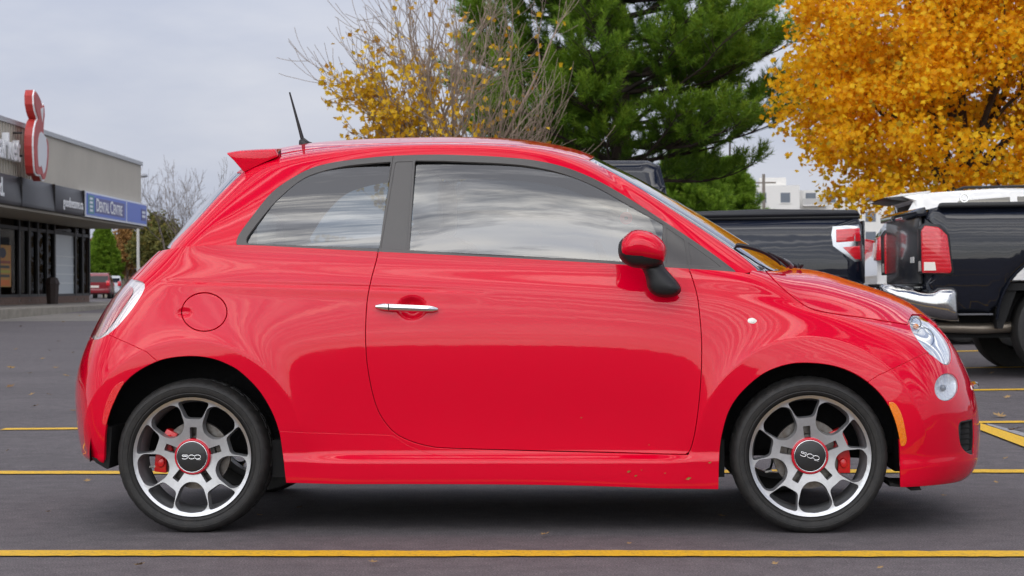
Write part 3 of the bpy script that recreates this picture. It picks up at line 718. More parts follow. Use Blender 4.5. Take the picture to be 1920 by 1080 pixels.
PILLAR, PILLAR2 = pair('roof_pillar', top, RED, depth=0.012)
ROOF_O = mid('roof', rim(joinm(roof, roofsp) if roofsp is not None else roof, 0.012), RED)
qgl, tr = take(dlo, pd(dlo, QUART), 0.5)
dgl, tr = take(tr, pd(tr, DGL), 0.5)
pil, tr = take(tr, pd(tr, PIL), 0.6)
t1, tr = take(tr, pd(tr, TRI1), 0.5)
t2, tr = take(tr, pd(tr, TRI2), 0.5)
def line_d(P, a, b):
    a = A(a, float); b = A(b, float); n = A([b[1] - a[1], a[0] - b[0]]); n /= np.linalg.norm(n); return (P - a) @ n
d = line_d(tr.px(), (709, 473), (739.5, 280)); 
_, trd = cut(tr, d - 1.1); trq, _ = cut(tr, d + 1.1)
if trd.px()[:, 0].mean() < trq.px()[:, 0].mean(): trd, trq = trq, trd
d = line_d(trd.px(), (1284, 437), (1294, 514))
tf, _ = cut(trd, d + 0.8); _, td_ = cut(trd, d - 0.8)
if tf.px()[:, 0].mean() < td_.px()[:, 0].mean(): tf, td_ = td_, tf
trw = [offset(x, 0.0025) for x in (trq, td_, tf, pil, t1, t2)]
trq, td_, tf, pil, t1, t2 = trw
pair('window_trim', trq, TRIM, depth=0.01)
pair('window_trim', td_, TRIM, DOOR_N, 0.01, DOOR_F)
pair('window_trim', tf, TRIM, depth=0.01)
pair('pillar_panel', offset(pil, -0.002), TRIM, DOOR_N, 0.008, DOOR_F)
pair('mirror_triangle', offset(t1, -0.002), TRIM, DOOR_N, 0.008, DOOR_F)
pair('corner_panel', offset(t2, -0.002), TRIM, depth=0.008)
def fair(tm_):
    """panes are bent in one clean sweep: a quadratic through the opening"""
    V = tm_.V.copy(); c = V.mean(0); x = V[:, 0] - c[0]; z = V[:, 2] - c[2]
    B = np.stack([np.ones_like(x), x, z, x * x, x * z, z * z], 1); k = np.linalg.lstsq(B, V[:, 1], rcond=None)[0]
    k[4] = 0.0; V[:, 1] = B @ k; N = np.stack([k[1] + 2 * k[3] * x + k[4] * z, -np.ones_like(x), k[2] + k[4] * x + 2 * k[5] * z], 1)
    return TM(V, N / np.linalg.norm(N, axis=1, keepdims=True), tm_.F)
qgl, dgl = fair(qgl), fair(dgl)
pair('quarter_window', offset(qgl, -0.003), WGLASS, depth=0)
pair('door_window', offset(dgl, -0.003), WGLASS, DOOR_N, 0, DOOR_F)
mid('windshield', offset(wscr, -0.003), SGLASS)
mid('rear_window', offset(rwin, -0.003), SGLASS)
# lining behind the metal of the glasshouse
lin = TOP
for poly, ym in ((QUART, .42), (DGL, .42)):
    _, lin = cut(lin, pd(lin, poly, ym) - 3)
_, lin = cut(lin, pd(lin, WSCR) + 6)
_, lin = cut(lin, pd(lin, RWIN) + 6)
_, lin = cut(lin, np.maximum(lin.px()[:, 0] - 560, 0.0 + (0.45 - lin.V[:, 1]) * 500))
lin = offset(lin, -0.025); lin = TM(lin.V, -lin.N, lin.F[:, ::-1])
mid('headliner', lin, LINER)
# ------------------------------------------------------------------ lamps
def shrink(tm_, k, h):
    c = tm_.V.mean(0); return TM(c + (tm_.V - c) * k + tm_.N * h, tm_.N, tm_.F)
def bowl(tm_, depth, k=0.97):
    """the patch sunk into a dish"""
    F = tm_.F; e = np.concatenate([F[:, [0, 1]], F[:, [1, 2]], F[:, [2, 0]]]); ks = np.sort(e, 1)
    key = ks[:, 0].astype(np.int64) * 10000000 + ks[:, 1]; u, cnt = np.unique(key, return_counts=True)
    bv = np.unique(e[np.isin(key, u[cnt == 1])]); B = tm_.V[bv]
    dmin = np.full(len(tm_.V), 1e9)
    for p in B: dmin = np.minimum(dmin, ((tm_.V - p) ** 2).sum(1))
    dmin = np.sqrt(dmin); s = np.clip(dmin / dmin.max(), 0, 1); c = tm_.V.mean(0)
    dep = depth * np.sqrt(np.clip(1 - (1 - s) ** 2, 0, 1))
    V = c + (tm_.V - c) * k - tm_.N * (0.006 + dep)[:, None]
    # normals from the faces
    fn = np.cross(V[F[:, 1]] - V[F[:, 0]], V[F[:, 2]] - V[F[:, 0]]); N = np.zeros_like(V)
    for i in range(3): np.add.at(N, F[:, i], fn)
    return TM(V, N / (np.linalg.norm(N, axis=1, keepdims=True) + 1e-12), F)
LAMPRIM = mat('lamp_rim', (0.30, 0.005, 0.012), 0.3, coat=0.6)
def lamp(name, patch, lens_m, bowl_m, depth):
    res = []
    for tm_ in (patch, mirror(patch)):
        l = tm_ob(name, rim(offset(tm_, -0.001), 0.006), lens_m, CAR)
        tm_ob('reflector', bowl(tm_, depth), bowl_m, l); res.append(l)
    return res
HL = lamp('headlight', headl, LGLASS, SILV, 0.028)
LL = lamp('fog_lamp', lowl, LGLASS, SILV, 0.02)
hc = headl.V.mean(0); hn = headl.N.mean(0); hn /= np.linalg.norm(hn)
for s_, l in ((1, HL[0]), (-1, HL[1])):
    mb = MB(); c = hc - hn * 0.035
    mb.lathe([(0.0, -0.03), (0.02, -0.028), (0.032, -0.015), (0.034, 0.0), (0.030, 0.002), (0.026, -0.004)], (0, 0, 0), 1, 24)
    V = A(mb.v); z = hn; x = np.cross([0, 0, 1.0], z); x /= np.linalg.norm(x); y = np.cross(z, x)
    V = c + V[:, [0]] * x + V[:, [2]] * y + V[:, [1]] * z * 1.0
    if s_ < 0: V[:, 1] = 2 * YC - V[:, 1]
    mb.v = [tuple(p) for p in V]
    mb.build('projector', SILV, l, smooth=True, fixn=True)
    dk = mat('lamp_shade_grey', (.16, .17, .19), .35, .5)
    for r_, dx_, dz_ in ((.036, 0, 0), (.020, -.035, .055)):
        mb = MB(); mb.tube([hc - hn * .016 + A([dx_, 0, dz_]) + r_ * (math.cos(a) * A([.8, -.25, -.5]) + math.sin(a) * A([.25, -.05, .85])) for a in np.linspace(0, 2 * math.pi, 25)], .0025, 5, cap=False)
        if s_ < 0: mb.v = [(x, 2 * YC - y, z) for x, y, z in mb.v]
        mb.build('lamp_ring', dk, l, smooth=True)
    for k in range(4):
        p0 = hc - hn * .014 + A([-.018 + k * .012, 0, -.045 - k * .009]); mb = MB(); mb.tube([p0, p0 + A([.012, -.004, -.018])], .003, 5)
        if s_ < 0: mb.v = [(x, 2 * YC - y, z) for x, y, z in mb.v]
        mb.build('lamp_flute', dk, l)
    mb = MB(); cc = hc - hn * 0.03; cc = cc if s_ > 0 else A([cc[0], 2 * YC - cc[1], cc[2]])
    mb.lathe([(0.0, -0.012), (0.008, -0.01), (0.012, 0.0), (0.008, 0.01), (0.0, 0.012)], tuple(cc + A([-0.03, -0.012 * s_, 0.05])), 1, 12)
    mb.build('turn_bulb', mat('amber_bulb', (0.7, 0.22, 0.02), 0.3), l, smooth=True, fixn=True)
lc = lowl.V.mean(0); ln = lowl.N.mean(0); ln /= np.linalg.norm(ln)
for s_, l in ((1, LL[0]), (-1, LL[1])):
    mb = MB(); c = lc - ln * 0.018
    mb.lathe([(0.0, -0.014), (0.010, -0.01), (0.013, 0.0), (0.009, 0.009), (0.0, 0.012)], tuple(c if s_ > 0 else (c[0], 2 * YC - c[1], c[2])), 1, 16)
    mb.build('bulb_cap', mat('lamp_shade_grey', (.16, .17, .19), .35, .5), l, smooth=True, fixn=True)
# fog-lamp vent: dark pocket with a raised frame
for tm_ in (vent, mirror(vent)):
    v_ = tm_ob('bumper_vent', bowl(tm_, 0.045, 0.98), BLKP, CAR)
    _c = tm_.V.mean(0)
    ring_o, ring_i = cut(tm_, 0.78 - np.abs(((tm_.V - _c) / (np.abs(tm_.V - _c).max(0) + 1e-9))).max(1))
    if ring_o is not None: tm_ob('vent_frame', rim(offset(ring_o, -0.003), 0.012), BLKP, v_)
    mb = MB(); 
    sgn = 1 if _c[1] < YC else -1
    for k in range(4):
        z = _c[2] - 0.032 + k * 0.02
        mb.tube([(_c[0] - 0.03, _c[1] + 0.008 * sgn, z), (_c[0] + 0.012, _c[1] + 0.02 * sgn, z + 0.004)], 0.0035, 6)
    mb.build('vent_slat', BLKS, v_)
AMB = mat('amber_reflector', (0.85, 0.20, 0.0), 0.12, coat=1.0, bump=(220, 0.4))
REDR = mat('red_reflector', (0.75, 0.01, 0.012), 0.12, coat=1.0, bump=(220, 0.4))
pair('side_reflector', offset(sideo, 0.0015), AMB, depth=0.005)
pair('side_reflector', offset(sider, 0.0015), REDR, depth=0.005)
# tail lamp: clear cover, silver bezel, red core
TAILIN = crom([(228,538),(243,535),(247,547),(232,573),(216,596),(200,616),(186,630),(176,629),(168,610),(190,560)], 4)
tin, tout = cut(tail, np.maximum(sdf(TAILIN, tail.px()), (tail.V[:, 1] - .33) * 500))
TLG = glass('tail_cover', (0.96, 0.94, 0.94), 0.10)
for s_ in (1, -1):
    fx = (lambda t: t) if s_ > 0 else mirror
    l = tm_ob('tail_light', rim(fx(tail), 0.006), TLG, CAR)
    tm_ob('bezel', fx(offset(tout, -0.008)), mat('lamp_bezel', (0.80, 0.78, 0.78), 0.24, 0.55), l)
    tm_ob('red_lens', fx(offset(tin, -0.005)), mat('tail_red', (0.50, 0.012, 0.02), 0.16, coat=1.0, bump=(130, 0.25)), l)
# round repeater on the front fender
for s_ in (0, 1):
    p = at_y(1409, 604, 0.02); mb = MB()
    mb.lathe([(0.0245, 0.012), (0.0245, 0.0), (0.021, -0.005), (0.012, -0.008), (0.0, -0.009)], (0, 0, 0), 1, 32)
    V = A(mb.v) * [1, 1, 0.70]; V = V + p + A([0, 0.006, 0])
    if s_: V[:, 1] = 2 * YC - V[:, 1]
    mb.v = [tuple(q_) for q_ in V]
    mb.build('side_repeater', mat('repeater_lens', (0.78, 0.76, 0.68), 0.12, coat=1.0), CAR, smooth=True, fixn=True)

# ------------------------------------------------------------------ door handle
for s_, par in ((0, DOOR_N), (1, DOOR_F)):
    P = [at_y(704, 575, -.005), at_y(728, 576, -.020), at_y(765, 577.5, -.027), at_y(800, 579, -.020), at_y(821, 580, -.005)]
    P = crom(P, 6, False); n = len(P)
    V = []; sg = 12
    for i, p in enumerate(P):
        t = i / (n - 1); hz = 0.0145 * (0.55 + 0.45 * min(1, 6 * min(t, 1 - t))) * (1.0 - 0.12 * t); dy = 0.012
        for k in range(sg):
            a = 2 * math.pi * k / sg; V.append((p[0], p[1] + dy * math.sin(a) + 0.012, p[2] + hz * math.cos(a)))
    V = A(V)
    if s_: V[:, 1] = 2 * YC - V[:, 1]
    F = [(i * sg + k, i * sg + (k + 1) % sg, (i + 1) * sg + (k + 1) % sg, (i + 1) * sg + k) for i in range(n - 1) for k in range(sg)] + [tuple(range(sg)), tuple(range((n - 1) * sg, n * sg))]
    mb = MB().addm(V, F); h_ = mb.build('door_handle', CHROME, par, smooth=True, fixn=True)
    c = at_y(728, 576, -0.0222); mb = MB()
    mb.box((c[0] - .0009, c[1] - .0015, c[2] - .0125), (c[0] + .0009, c[1] + .02, c[2] + .0125))
    if s_: mb.v = [(x, 2 * YC - y, z) for x, y, z in mb.v]
    mb.build('handle_joint', BLKS, h_, fixn=True)

# ------------------------------------------------------------------ mirrors: pillow solids from an outline
def pillow(out_px, Y, hf, hb, n=6, pw=0.5, grid=0.012):
    """solid with the given side outline, bulging hf towards the viewer and hb away"""
    O = A([at_y(x, y, Y) for x, y in crom(out_px, n)]); P2 = O[:, [0, 2]]
    mn, mx_ = P2.min(0), P2.max(0); gx, gy = np.meshgrid(np.arange(mn[0], mx_[0], grid), np.arange(mn[1], mx_[1], grid))
    G = np.stack([gx.ravel(), gy.ravel()], 1); dG = sdf(P2, G); G = G[dG < -grid * 0.45]
    pts = [Vector(p) for p in np.concatenate([P2, G])]; m = len(P2)
    v2, e2, f2, *_ = delaunay_2d_cdt(pts, [(i, (i + 1) % m) for i in range(m)], [], 1, 1e-6)
    v2 = A([[q.x, q.y] for q in v2]); d = np.maximum(0, -sdf(P2, v2)); s = d / d.max()
    b = np.clip(1 - (1 - s) ** 2, 0, 1) ** pw; b[d < 1e-5] = 0
    fr = np.stack([v2[:, 0], Y - hf * b, v2[:, 1]], 1); bk = np.stack([v2[:, 0], Y + hb * b, v2[:, 1]], 1)
    edge = d < 1e-5; bk[edge] = fr[edge]
    mb = MB(); k = len(v2); F = [tuple(f) for f in f2] + [tuple(i + k for i in reversed(f)) for f in f2]
    mb.addm(np.concatenate([fr, bk]), F)
    return mb
def weld(o, dist=1e-5):
    bm = bmesh.new(); bm.from_mesh(o.data); bmesh.ops.remove_doubles(bm, verts=bm.verts, dist=dist); bmesh.ops.recalc_face_normals(bm, faces=bm.faces); bm.to_mesh(o.data); bm.free(); o.data.update(); return o
CAPO = [(1162,463),(1169,447),(1183,434),(1200,431),(1220,436),(1237,447),(1247,459),(1249.5,470),(1247,483),(1241,491),(1205,487.5),(1180,483.5),(1166,478)]
HSG = [(1159,466),(1163,452),(1180,440),(1210,445),(1240,470),(1243,492),(1236,499),(1222,503),(1202,503),(1185,501),(1170,493),(1161,482)]
STM = [(1204,489),(1222,486),(1241,489),(1247,502),(1259,516),(1270,528),(1277,540),(1275,549),(1266,555.5),(1250,558),(1233,556),(1221,549),(1214,538),(1211,522),(1206,508),(1200,500)]
for s_ in (0, 1):
    par = DOOR_F if s_ else DOOR_N
    def put(mb, name, m, pr):
        if s_: mb.v = [(x, 2 * YC - y, z) for x, y, z in mb.v]
        return weld(mb.build(name, m, pr, smooth=True, ang=R(80)))
    hs = put(pillow(HSG, -0.075, 0.050, 0.055), 'door_mirror', BLKP, par)
    put(pillow(CAPO, -0.085, 0.062, 0.045), 'mirror_cap', RED, hs)
    st = pillow(STM, -0.030, 0.040, 0.045, pw=0.42)
    put(st, 'mirror_arm', BLKP, hs)
    g = pillow([(1165,455),(1160,466),(1161,482),(1166,490),(1169,480),(1168,462)], -0.07, 0.03, 0.03)
    put(g, 'mirror_glass', CHROME, hs)

# ------------------------------------------------------------------ spoiler, aerial, wiper, cowl, badge, under-parts
def loft(secs, closed_ends=True):
    n = len(secs[0]); V = np.concatenate(secs); F = []
    for i in range(len(secs) - 1):
        for k in range(n): F.append((i * n + k, i * n + (k + 1) % n, (i + 1) * n + (k + 1) % n, (i + 1) * n + k))
    if closed_ends: F += [tuple(range(n - 1, -1, -1)), tuple(range((len(secs) - 1) * n, len(secs) * n))]
    return MB().addm(V, F)
ySP = [0.335, 0.36, 0.45, 0.60, 0.80, 1.0, 1.15, 1.24, 1.265]
secs = []
base = [(426.5,291.5),(452,287.5),(485,285.5),(519,284.5),(524,297),(495,309),(459,326),(454,320),(440,304)]
B0 = A([at_y(x, y, 0.36) for x, y in base])
for y in ySP:
    b = abs(y - YC) / 0.465; S = B0.copy(); S[:, 1] = y
    S[:, 2] += 0.008 + 0.028 * (1 - b ** 2); S[:, 0] -= 0.03 * (1 - b ** 2)
    if b > 0.95: S[:, 2] = S[:, 2] * 1.0 - 0.004; S[:, 0] = S[:, 0].mean() + (S[:, 0] - S[:, 0].mean()) * 0.97
    secs.append(S)
SPO = loft(secs).build('roof_spoiler', RED, CAR, fixn=True, bevel=0.004, seg=2, ang=R(35))
# dark joint between spoiler and roof
mb = MB(); mb.tube([at_y(519, 292, .345), at_y(524, 286, .42), at_y(526, 281.5, .6), at_y(526, 279.5, .8)] , 0.0035, 6)
mb.build('spoiler_joint', BLKS, CAR)
tip, foot = at_y(543, 173, .8), at_y(569, 268, .8)
mb = MB(); mb.tube([tip, tip + (foot - tip) * .5, foot], [0.0035, 0.0055, 0.0085], 10)
AE = mb.build('roof_aerial', BLKP, CAR, smooth=True)
mb = MB(); f0 = at_y(561, 272, .8); f1 = at_y(585, 268, .8)
secs = []
for t in np.linspace(0, 1, 8):
    x = f0[0] + (f1[0] - f0[0]) * t; h = 0.026 * math.exp(-((t - 0.28) / 0.42) ** 2) + 0.004; ww = 0.018 * math.sin(math.pi * (0.12 + 0.8 * t)) + .003
    z0 = at_y(570, 271.5, .8)[2] + (t - .3) * 0.007
    secs.append(A([(x, YC + ww * math.cos(a), z0 + (h * max(0, math.sin(a)) if math.sin(a) > 0 else -0.012)) for a in np.linspace(0, 2 * math.pi, 12, endpoint=False)]))
loft(secs).build('aerial_foot', BLKP, AE, smooth=True, fixn=True)
# cowl panel at the foot of the windscreen
cw = []
for y in np.linspace(0.20, 1.40, 13):
    b = ((y - YC) / 0.6) ** 2
    x0 = 0.895 + 0.105 * (1 - b) ; z = 0.992 + 0.006 * (1 - b)
    cw.append(A([(x0, y, z + .004), (x0 + 0.07, y, z), (x0 + 0.10, y, z - 0.012), (x0 + 0.10, y, z - 0.05), (x0, y, z - 0.05)]))
loft(cw).build('cowl_grille', mat('cowl_plastic', (0.045, 0.046, 0.05), 0.5), CAR, fixn=True)
# parked wipers
def P3(px, py, y): return at_y(px, py, y)
mb = MB(); a0, a1, a2 = P3(1478, 497, .42), P3(1452, 478, .36), P3(1402, 464, .30)
mb.tube([a0 + A([0, 0, .0]), P3(1466, 487, .40), P3(1440, 474, .34)], [0.010, 0.008, 0.006], 8)
WI = mb.build('wiper_arm', BLKP, CAR, smooth=True)
mb = MB(); pts = [P3(1378, 463, .25), P3(1384, 460.5, .26), P3(1405, 464, .29), P3(1432, 473, .33), P3(1455, 487, .37), P3(1464, 497, .39)]
secs = []
pc = crom(pts, 5, False)
for i, p in enumerate(pc):
    t = i / (len(pc) - 1); w_ = 0.017 * min(1, 0.4 + 5 * min(t, 1 - t)); secs.append(A([(p[0], p[1] - .006, p[2] - w_ * .5), (p[0], p[1] - .012, p[2] + w_ * .1), (p[0], p[1] - .002, p[2] + w_ * .55), (p[0], p[1] + .010, p[2])]))
loft(secs).build('wiper_blade', BLKP, WI, smooth=True, fixn=True)
mb = MB(); mb.tube([P3(1484, 500, .55), P3(1476, 492, .52), P3(1470, 489, .50)], 0.011, 8)
mb.build('wiper_pivot', mat('pivot_grey', (0.18, 0.18, 0.19), 0.4, 0.6), WI, smooth=True)
mb = MB(); mb.tube([P3(1498, 503, .62), P3(1500, 498, .62), P3(1506, 496, .62)], [.008, .012, .006], 8); mb.build('washer_nozzle', BLKP, CAR, smooth=True)
mb = MB(); mb.tube([P3(1500, 503, .9), P3(1450, 478, .85), P3(1424, 470, .8), P3(1405, 463, .75)], [.009, .007, .006, .005], 8); mb.build('wiper_arm', BLKP, CAR, smooth=True)
# chrome whisker and badge on the nose, grille slot, number plate
mb = MB(); c = A([T[0, 0, 0], 0, 0])
nose = lambda z, y: None
def nose_x(y, z):
    m_ = (np.abs(LOW.V[:, 1] - y) < 0.02) & (np.abs(LOW.V[:, 2] - z) < 0.02) & (LOW.V[:, 0] > 1.2)
    return LOW.V[m_, 0].max() if m_.any() else 1.75
pts = [(nose_x(y, 0.515) + 0.006, y, 0.515) for y in (0.47, 0.55, 0.65, 0.72)]
pts2 = [(x, 2 * YC - y, z) for x, y, z in pts]
wh = []
for seg_, nm in ((pts, 'near'), (pts2, 'far')):
    mb = MB(); mb.tube([(p[0], p[1], p[2] - .001) for p in seg_], [0.010, 0.016, 0.014, 0.010], 8); mb.build('nose_trim_bar', CHROME, CAR, smooth=True)
mb = MB(); xx = nose_x(YC - .005, 0.53); mb.lathe([(0.0, 0.012), (0.035, 0.010), (0.044, 0.002), (0.046, -0.02)], (xx, YC, 0.53), 0, 32); mb.build('nose_badge', mat('badge_red', (0.35, .003, .01), 0.15, 0.4, coat=1.0), CAR, smooth=True, fixn=True)
# floor pan, wheel housings, flaps under the bumpers
mb = MB(); mb.prism([(-1.55, .30), (-1.45, .235), (-1.2, .24), (-0.85, .215), (0.85, .215), (1.25, .22), (1.55, .19), (1.60, .24), (1.55, .42), (-1.5, .42)], 1, 0.07, 1.53)
mb2 = MB(); mb2.box((-0.86, .09, .20), (0.84, 1.51, .34)); mb2.box((-1.5, .42, .25), (1.5, 1.18, .48)); mb2.box((-1.58, .35, .235), (-1.48, 1.25, .5)); mb2.box((1.50, .3, .20), (1.6, 1.3, .5))
mb2.build('floor_pan', BLKS, CAR)
for hx in (HUBR, HUBF):
    for s_ in (0, 1):
        V = []; n = 40; 
        for j, (yy, rr) in enumerate([(0.035, 0.395), (0.10, 0.405), (0.30, 0.405), (0.36, 0.30), (0.36, 0.0)]):
            for k in range(n + 1):
                a = math.pi * (-0.02 + 1.04 * k / n); V.append((hx + rr * math.cos(a), yy if not s_ else 2 * YC - yy, 0.288 + rr * 0.985 * math.sin(a)))
        F = [(j * (n + 1) + k, j * (n + 1) + k + 1, (j + 1) * (n + 1) + k + 1, (j + 1) * (n + 1) + k) for j in range(4) for k in range(n)]
        MB().addm(V, F).build('wheel_housing', mat('housing_felt', (0.010, 0.010, 0.011), 0.95, bump=(60, .6)), CAR, smooth=True, fixn=True)
for s_ in (0, 1):
    f_ = lambda y: y if not s_ else 2 * YC - y
    mb = MB(); p = [at_y(x, y, .06) for x, y in ((174, 857), (194, 861), (199, 800), (212, 800), (209, 848), (206, 878), (203, 879), (182, 867))]
    mb.prism([(q_[0], q_[2]) for q_ in p], 1, f_(.045), f_(.32)); mb.build('rear_valance', BLKS, CAR, fixn=True)
    mb = MB(); p = [at_y(x, y, .06) for x, y in ((1668, 905), (1690, 911), (1724, 911), (1728, 919), (1708, 920), (1705, 914), (1668, 912))]
    mb.prism([(q_[0], q_[2]) for q_ in p], 1, f_(.06), f_(.36)); mb.build('air_deflector', BLKS, CAR, fixn=True)
    mb = MB(); p = at_y(643, 903, .2); mb.box((p[0] - .008, f_(.2), p[2] - .008), (p[0] + .008, f_(.23), p[2] + .03)); mb.build('jacking_tab', BLKS, CAR, fixn=True)

# ------------------------------------------------------------------ cabin
SEAT = mat('seat_fabric', (0.42, 0.41, 0.38), 0.85, bump=(400, .3)); SEATD = mat('seat_dark', (0.035, 0.034, 0.036), 0.8, bump=(400, .3))
def rbox(a, b, m, name, par, bev=0.03, seg=3):
    return MB().box(a, b).build(name, m, par, bevel=bev, seg=seg)
mb = MB(); mb.prism([(0.55, .62), (0.62, .92), (0.78, .97), (0.95, .96), (1.0, .62)], 1, 0.14, 1.46); mb.build('dashboard', mat('dash', (0.04, 0.04, 0.043), 0.6), CAR, bevel=0.03, seg=3, fixn=True)
rbox((-1.38, 0.2, 0.80), (-0.98, 1.4, 0.86), LINER, 'parcel_shelf', CAR, .02)
for y in (0.45, 1.15):
    mb = MB(); mb.prism([(-0.12, .42), (-0.15, .58), (0.30, .62), (0.36, .55), (0.34, .42)], 1, y - .24, y + .24); s0 = mb.build('front_seat', SEATD, CAR, bevel=0.04, seg=3, fixn=True)
    mb = MB(); mb.prism([(-0.12, .55), (-0.36, 1.10), (-0.27, 1.14), (-0.17, 1.10), (0.03, .60)], 1, y - .22, y + .22); mb.build('backrest', SEATD, s0, bevel=0.045, seg=3, fixn=True)
    mb = MB(); mb.lathe([(0.0, -.055), (.10, -.05), (.125, -.02), (.125, .02), (.10, .05), (0, .055)], (-0.30, y, 1.245), 0, 28); mb.build('headrest', SEAT, s0, smooth=True, fixn=True)
mb = MB(); mb.prism([(-0.92, .45), (-0.94, .62), (-0.50, .64), (-0.46, .45)], 1, .28, 1.32); s0 = mb.build('rear_seat', SEATD, CAR, bevel=0.04, seg=3, fixn=True)
mb = MB(); mb.prism([(-0.90, .6), (-1.10, 1.06), (-1.02, 1.08), (-0.78, .62)], 1, .28, 1.32); mb.build('backrest', SEATD, s0, bevel=0.04, seg=3, fixn=True)
for y in (.5, 1.1):
    mb = MB(); mb.lathe([(0.0, -.05), (.085, -.045), (.105, -.02), (.105, .02), (.085, .045), (0, .05)], (-1.05, y, 1.13), 0, 24); mb.build('headrest', SEAT, s0, smooth=True, fixn=True)
mb = MB(); c = A([0.44, 1.17, 0.93]); ax1 = A([0, 1, 0]); ax2 = A([-0.42, 0, 0.91]); pts = [c + 0.185 * (math.cos(a) * ax1 + math.sin(a) * ax2) for a in np.linspace(0, 2 * math.pi, 33)]
mb.tube(pts, 0.017, 8, cap=False); sw = mb.build('steering_wheel', SEATD, CAR, smooth=True)
mb = MB(); mb.tube([c + ax1 * -.18, c, c + ax1 * .18], .02, 8); mb.tube([c, c + ax2 * -.18], .02, 8); mb.tube([c, c + A([.2, 0, -.1])], .035, 8); mb.build('wheel_spoke', SEATD, sw, smooth=True)
# small things stuck on or hung behind the glass
pp_ = at_y(1174, 409, 0.80); mb = MB()
mb.lathe([(0.008, -0.004), (0.026, -0.004), (0.026, 0.004), (0.008, 0.004), (0.008, -0.004)], tuple(pp_), 1, 28); pop = mb.build('paper_poppy', mat('poppy_red', (0.75, 0.02, 0.03), 0.7), None, fixn=True)
tag(pop, 'small red paper flower with a dark centre hanging behind the car window', 'ornament')
mb = MB(); mb.lathe([(0.0, -.0045), (0.008, -.0045), (0.008, .0045), (0, .0045)], tuple(pp_), 1, 16); mb.build('flower_centre', BLKS, pop, fixn=True)
mb = MB(); mb.tube([pp_ + A([.006, 0, .026]), pp_ + A([.008, 0, .10])], .003, 6); mb.build('cord', mat('cord_white', (.8, .8, .8), .6), pop)

# specks of leaf and grit thrown onto the skirt and door
FLK = mat('leaf_speck', (.30, .16, .03), .8)
for px_, py_, sz_ in ((1179, 884, .008), (1192, 892, .006), (1291, 897, .011), (1331, 867, .007), (1203, 881, .003), (1090, 783, .004), (1247, 887, .004), (1217, 834, .003)):
    p_ = at_y(px_, py_, -.004 if py_ > 850 else .006); mb = MB(); mb.addm([(p_[0] - sz_, p_[1], p_[2] - sz_ * .3), (p_[0], p_[1] - .002, p_[2] - sz_ * .5), (p_[0] + sz_, p_[1], p_[2] + sz_ * .25), (p_[0] - sz_ * .1, p_[1] - .002, p_[2] + sz_ * .5)], [(0, 1, 2, 3)]); mb.build('dirt_fleck', FLK, CAR)
# ------------------------------------------------------------------ wheels
RT, RR = 0.2895, 0.2235
def rpoly(pts, r=0.02, n=4):
    """polygon with rounded corners"""
    pts = [A(p, float) for p in pts]; m = len(pts); out = []
    for i in range(m):
        a, b, c = pts[i - 1], pts[i], pts[(i + 1) % m]; d1 = (a - b); d2 = (c - b); l1 = np.linalg.norm(d1); l2 = np.linalg.norm(d2)
        k = min(r, 0.45 * l1, 0.45 * l2); p = b + d1 / l1 * k; q = b + d2 / l2 * k
        for j in range(n + 1):
            t = j / n; out.append((1 - t) ** 2 * p + 2 * t * (1 - t) * b + t * t * q)
    return A(out)
def rim_holes():
    H = []
    for i in range(5):
        th_ = math.pi / 2 + i * 2 * math.pi / 5
        def loc(r, t, ang):
            er = A([math.cos(ang), math.sin(ang)]); et = A([-math.sin(ang), math.cos(ang)]); return er * r + et * t
        # small window between the two arms of a spoke
        H.append(('s', rpoly([loc(.630, -.138, th_), loc(.630, .138, th_), loc(.905, .276, th_), loc(.945, .13, th_), loc(.955, 0, th_), loc(.945, -.13, th_), loc(.905, -.276, th_)], .06)))
        H.append(('b', rpoly([loc(.425, -.085, th_ + math.pi / 5), loc(.425, .085, th_ + math.pi / 5), loc(.520, .198, th_ + math.pi / 5), loc(.80, .292, th_ + math.pi / 5), loc(.915, .210, th_ + math.pi / 5), loc(.950, 0, th_ + math.pi / 5), loc(.915, -.210, th_ + math.pi / 5), loc(.80, -.292, th_ + math.pi / 5), loc(.520, -.198, th_ + math.pi / 5)], .07)))
        H.append(('k', rpoly([loc(.25, -.052, th_), loc(.25, .052, th_), loc(.495, .062, th_), loc(.495, -.062, th_)], .02)))
    return H
HOLES = rim_holes()
def face_y(r):                                      # dish of the wheel face, r in rim radii, metres towards the car
    return 0.018 * np.clip(1 - r, 0, 1) ** 1.2 - 0.004 * np.exp(-((r - 1.0) / .03) ** 2)
n = 120
outer = A([(math.cos(a), math.sin(a)) for a in np.linspace(0, 2 * math.pi, n, endpoint=False)])
ptsl = [outer]; edges = [(i, (i + 1) % n) for i in range(n)]; off = n; hidx = []
for kd, h in HOLES:
    m = len(h); ptsl.append(h); edges += [(off + i, off + (i + 1) % m) for i in range(m)]; hidx.append((off, m)); off += m
g = np.linspace(-1, 1, 61); gx, gy = np.meshgrid(g, g); G = np.stack([gx.ravel(), gy.ravel()], 1)
ok = np.hypot(G[:, 0], G[:, 1]) < 0.985
for kd, h in HOLES: ok &= sdf(h, G) > 0.012
P2 = np.concatenate(ptsl + [G[ok]])
v2, e2, f2, ov, oe, of_ = delaunay_2d_cdt([Vector(p) for p in P2], edges, [], 0, 1e-6)
v2 = A([[q_.x, q_.y] for q_ in v2]); f2 = A([list(f) for f in f2 if len(f) == 3])
cen = v2[f2].mean(1); keep = np.hypot(cen[:, 0], cen[:, 1]) < 0.9995
for kd, h in HOLES: keep &= sdf(h, cen) > 0
f2 = f2[keep]
r2 = np.hypot(v2[:, 0], v2[:, 1])
FV = np.stack([v2[:, 0] * RR, face_y(r2), v2[:, 1] * RR], 1)
a_ = FV[f2[:, 0]]; nrm = np.cross(FV[f2[:, 1]] - a_, FV[f2[:, 2]] - a_)
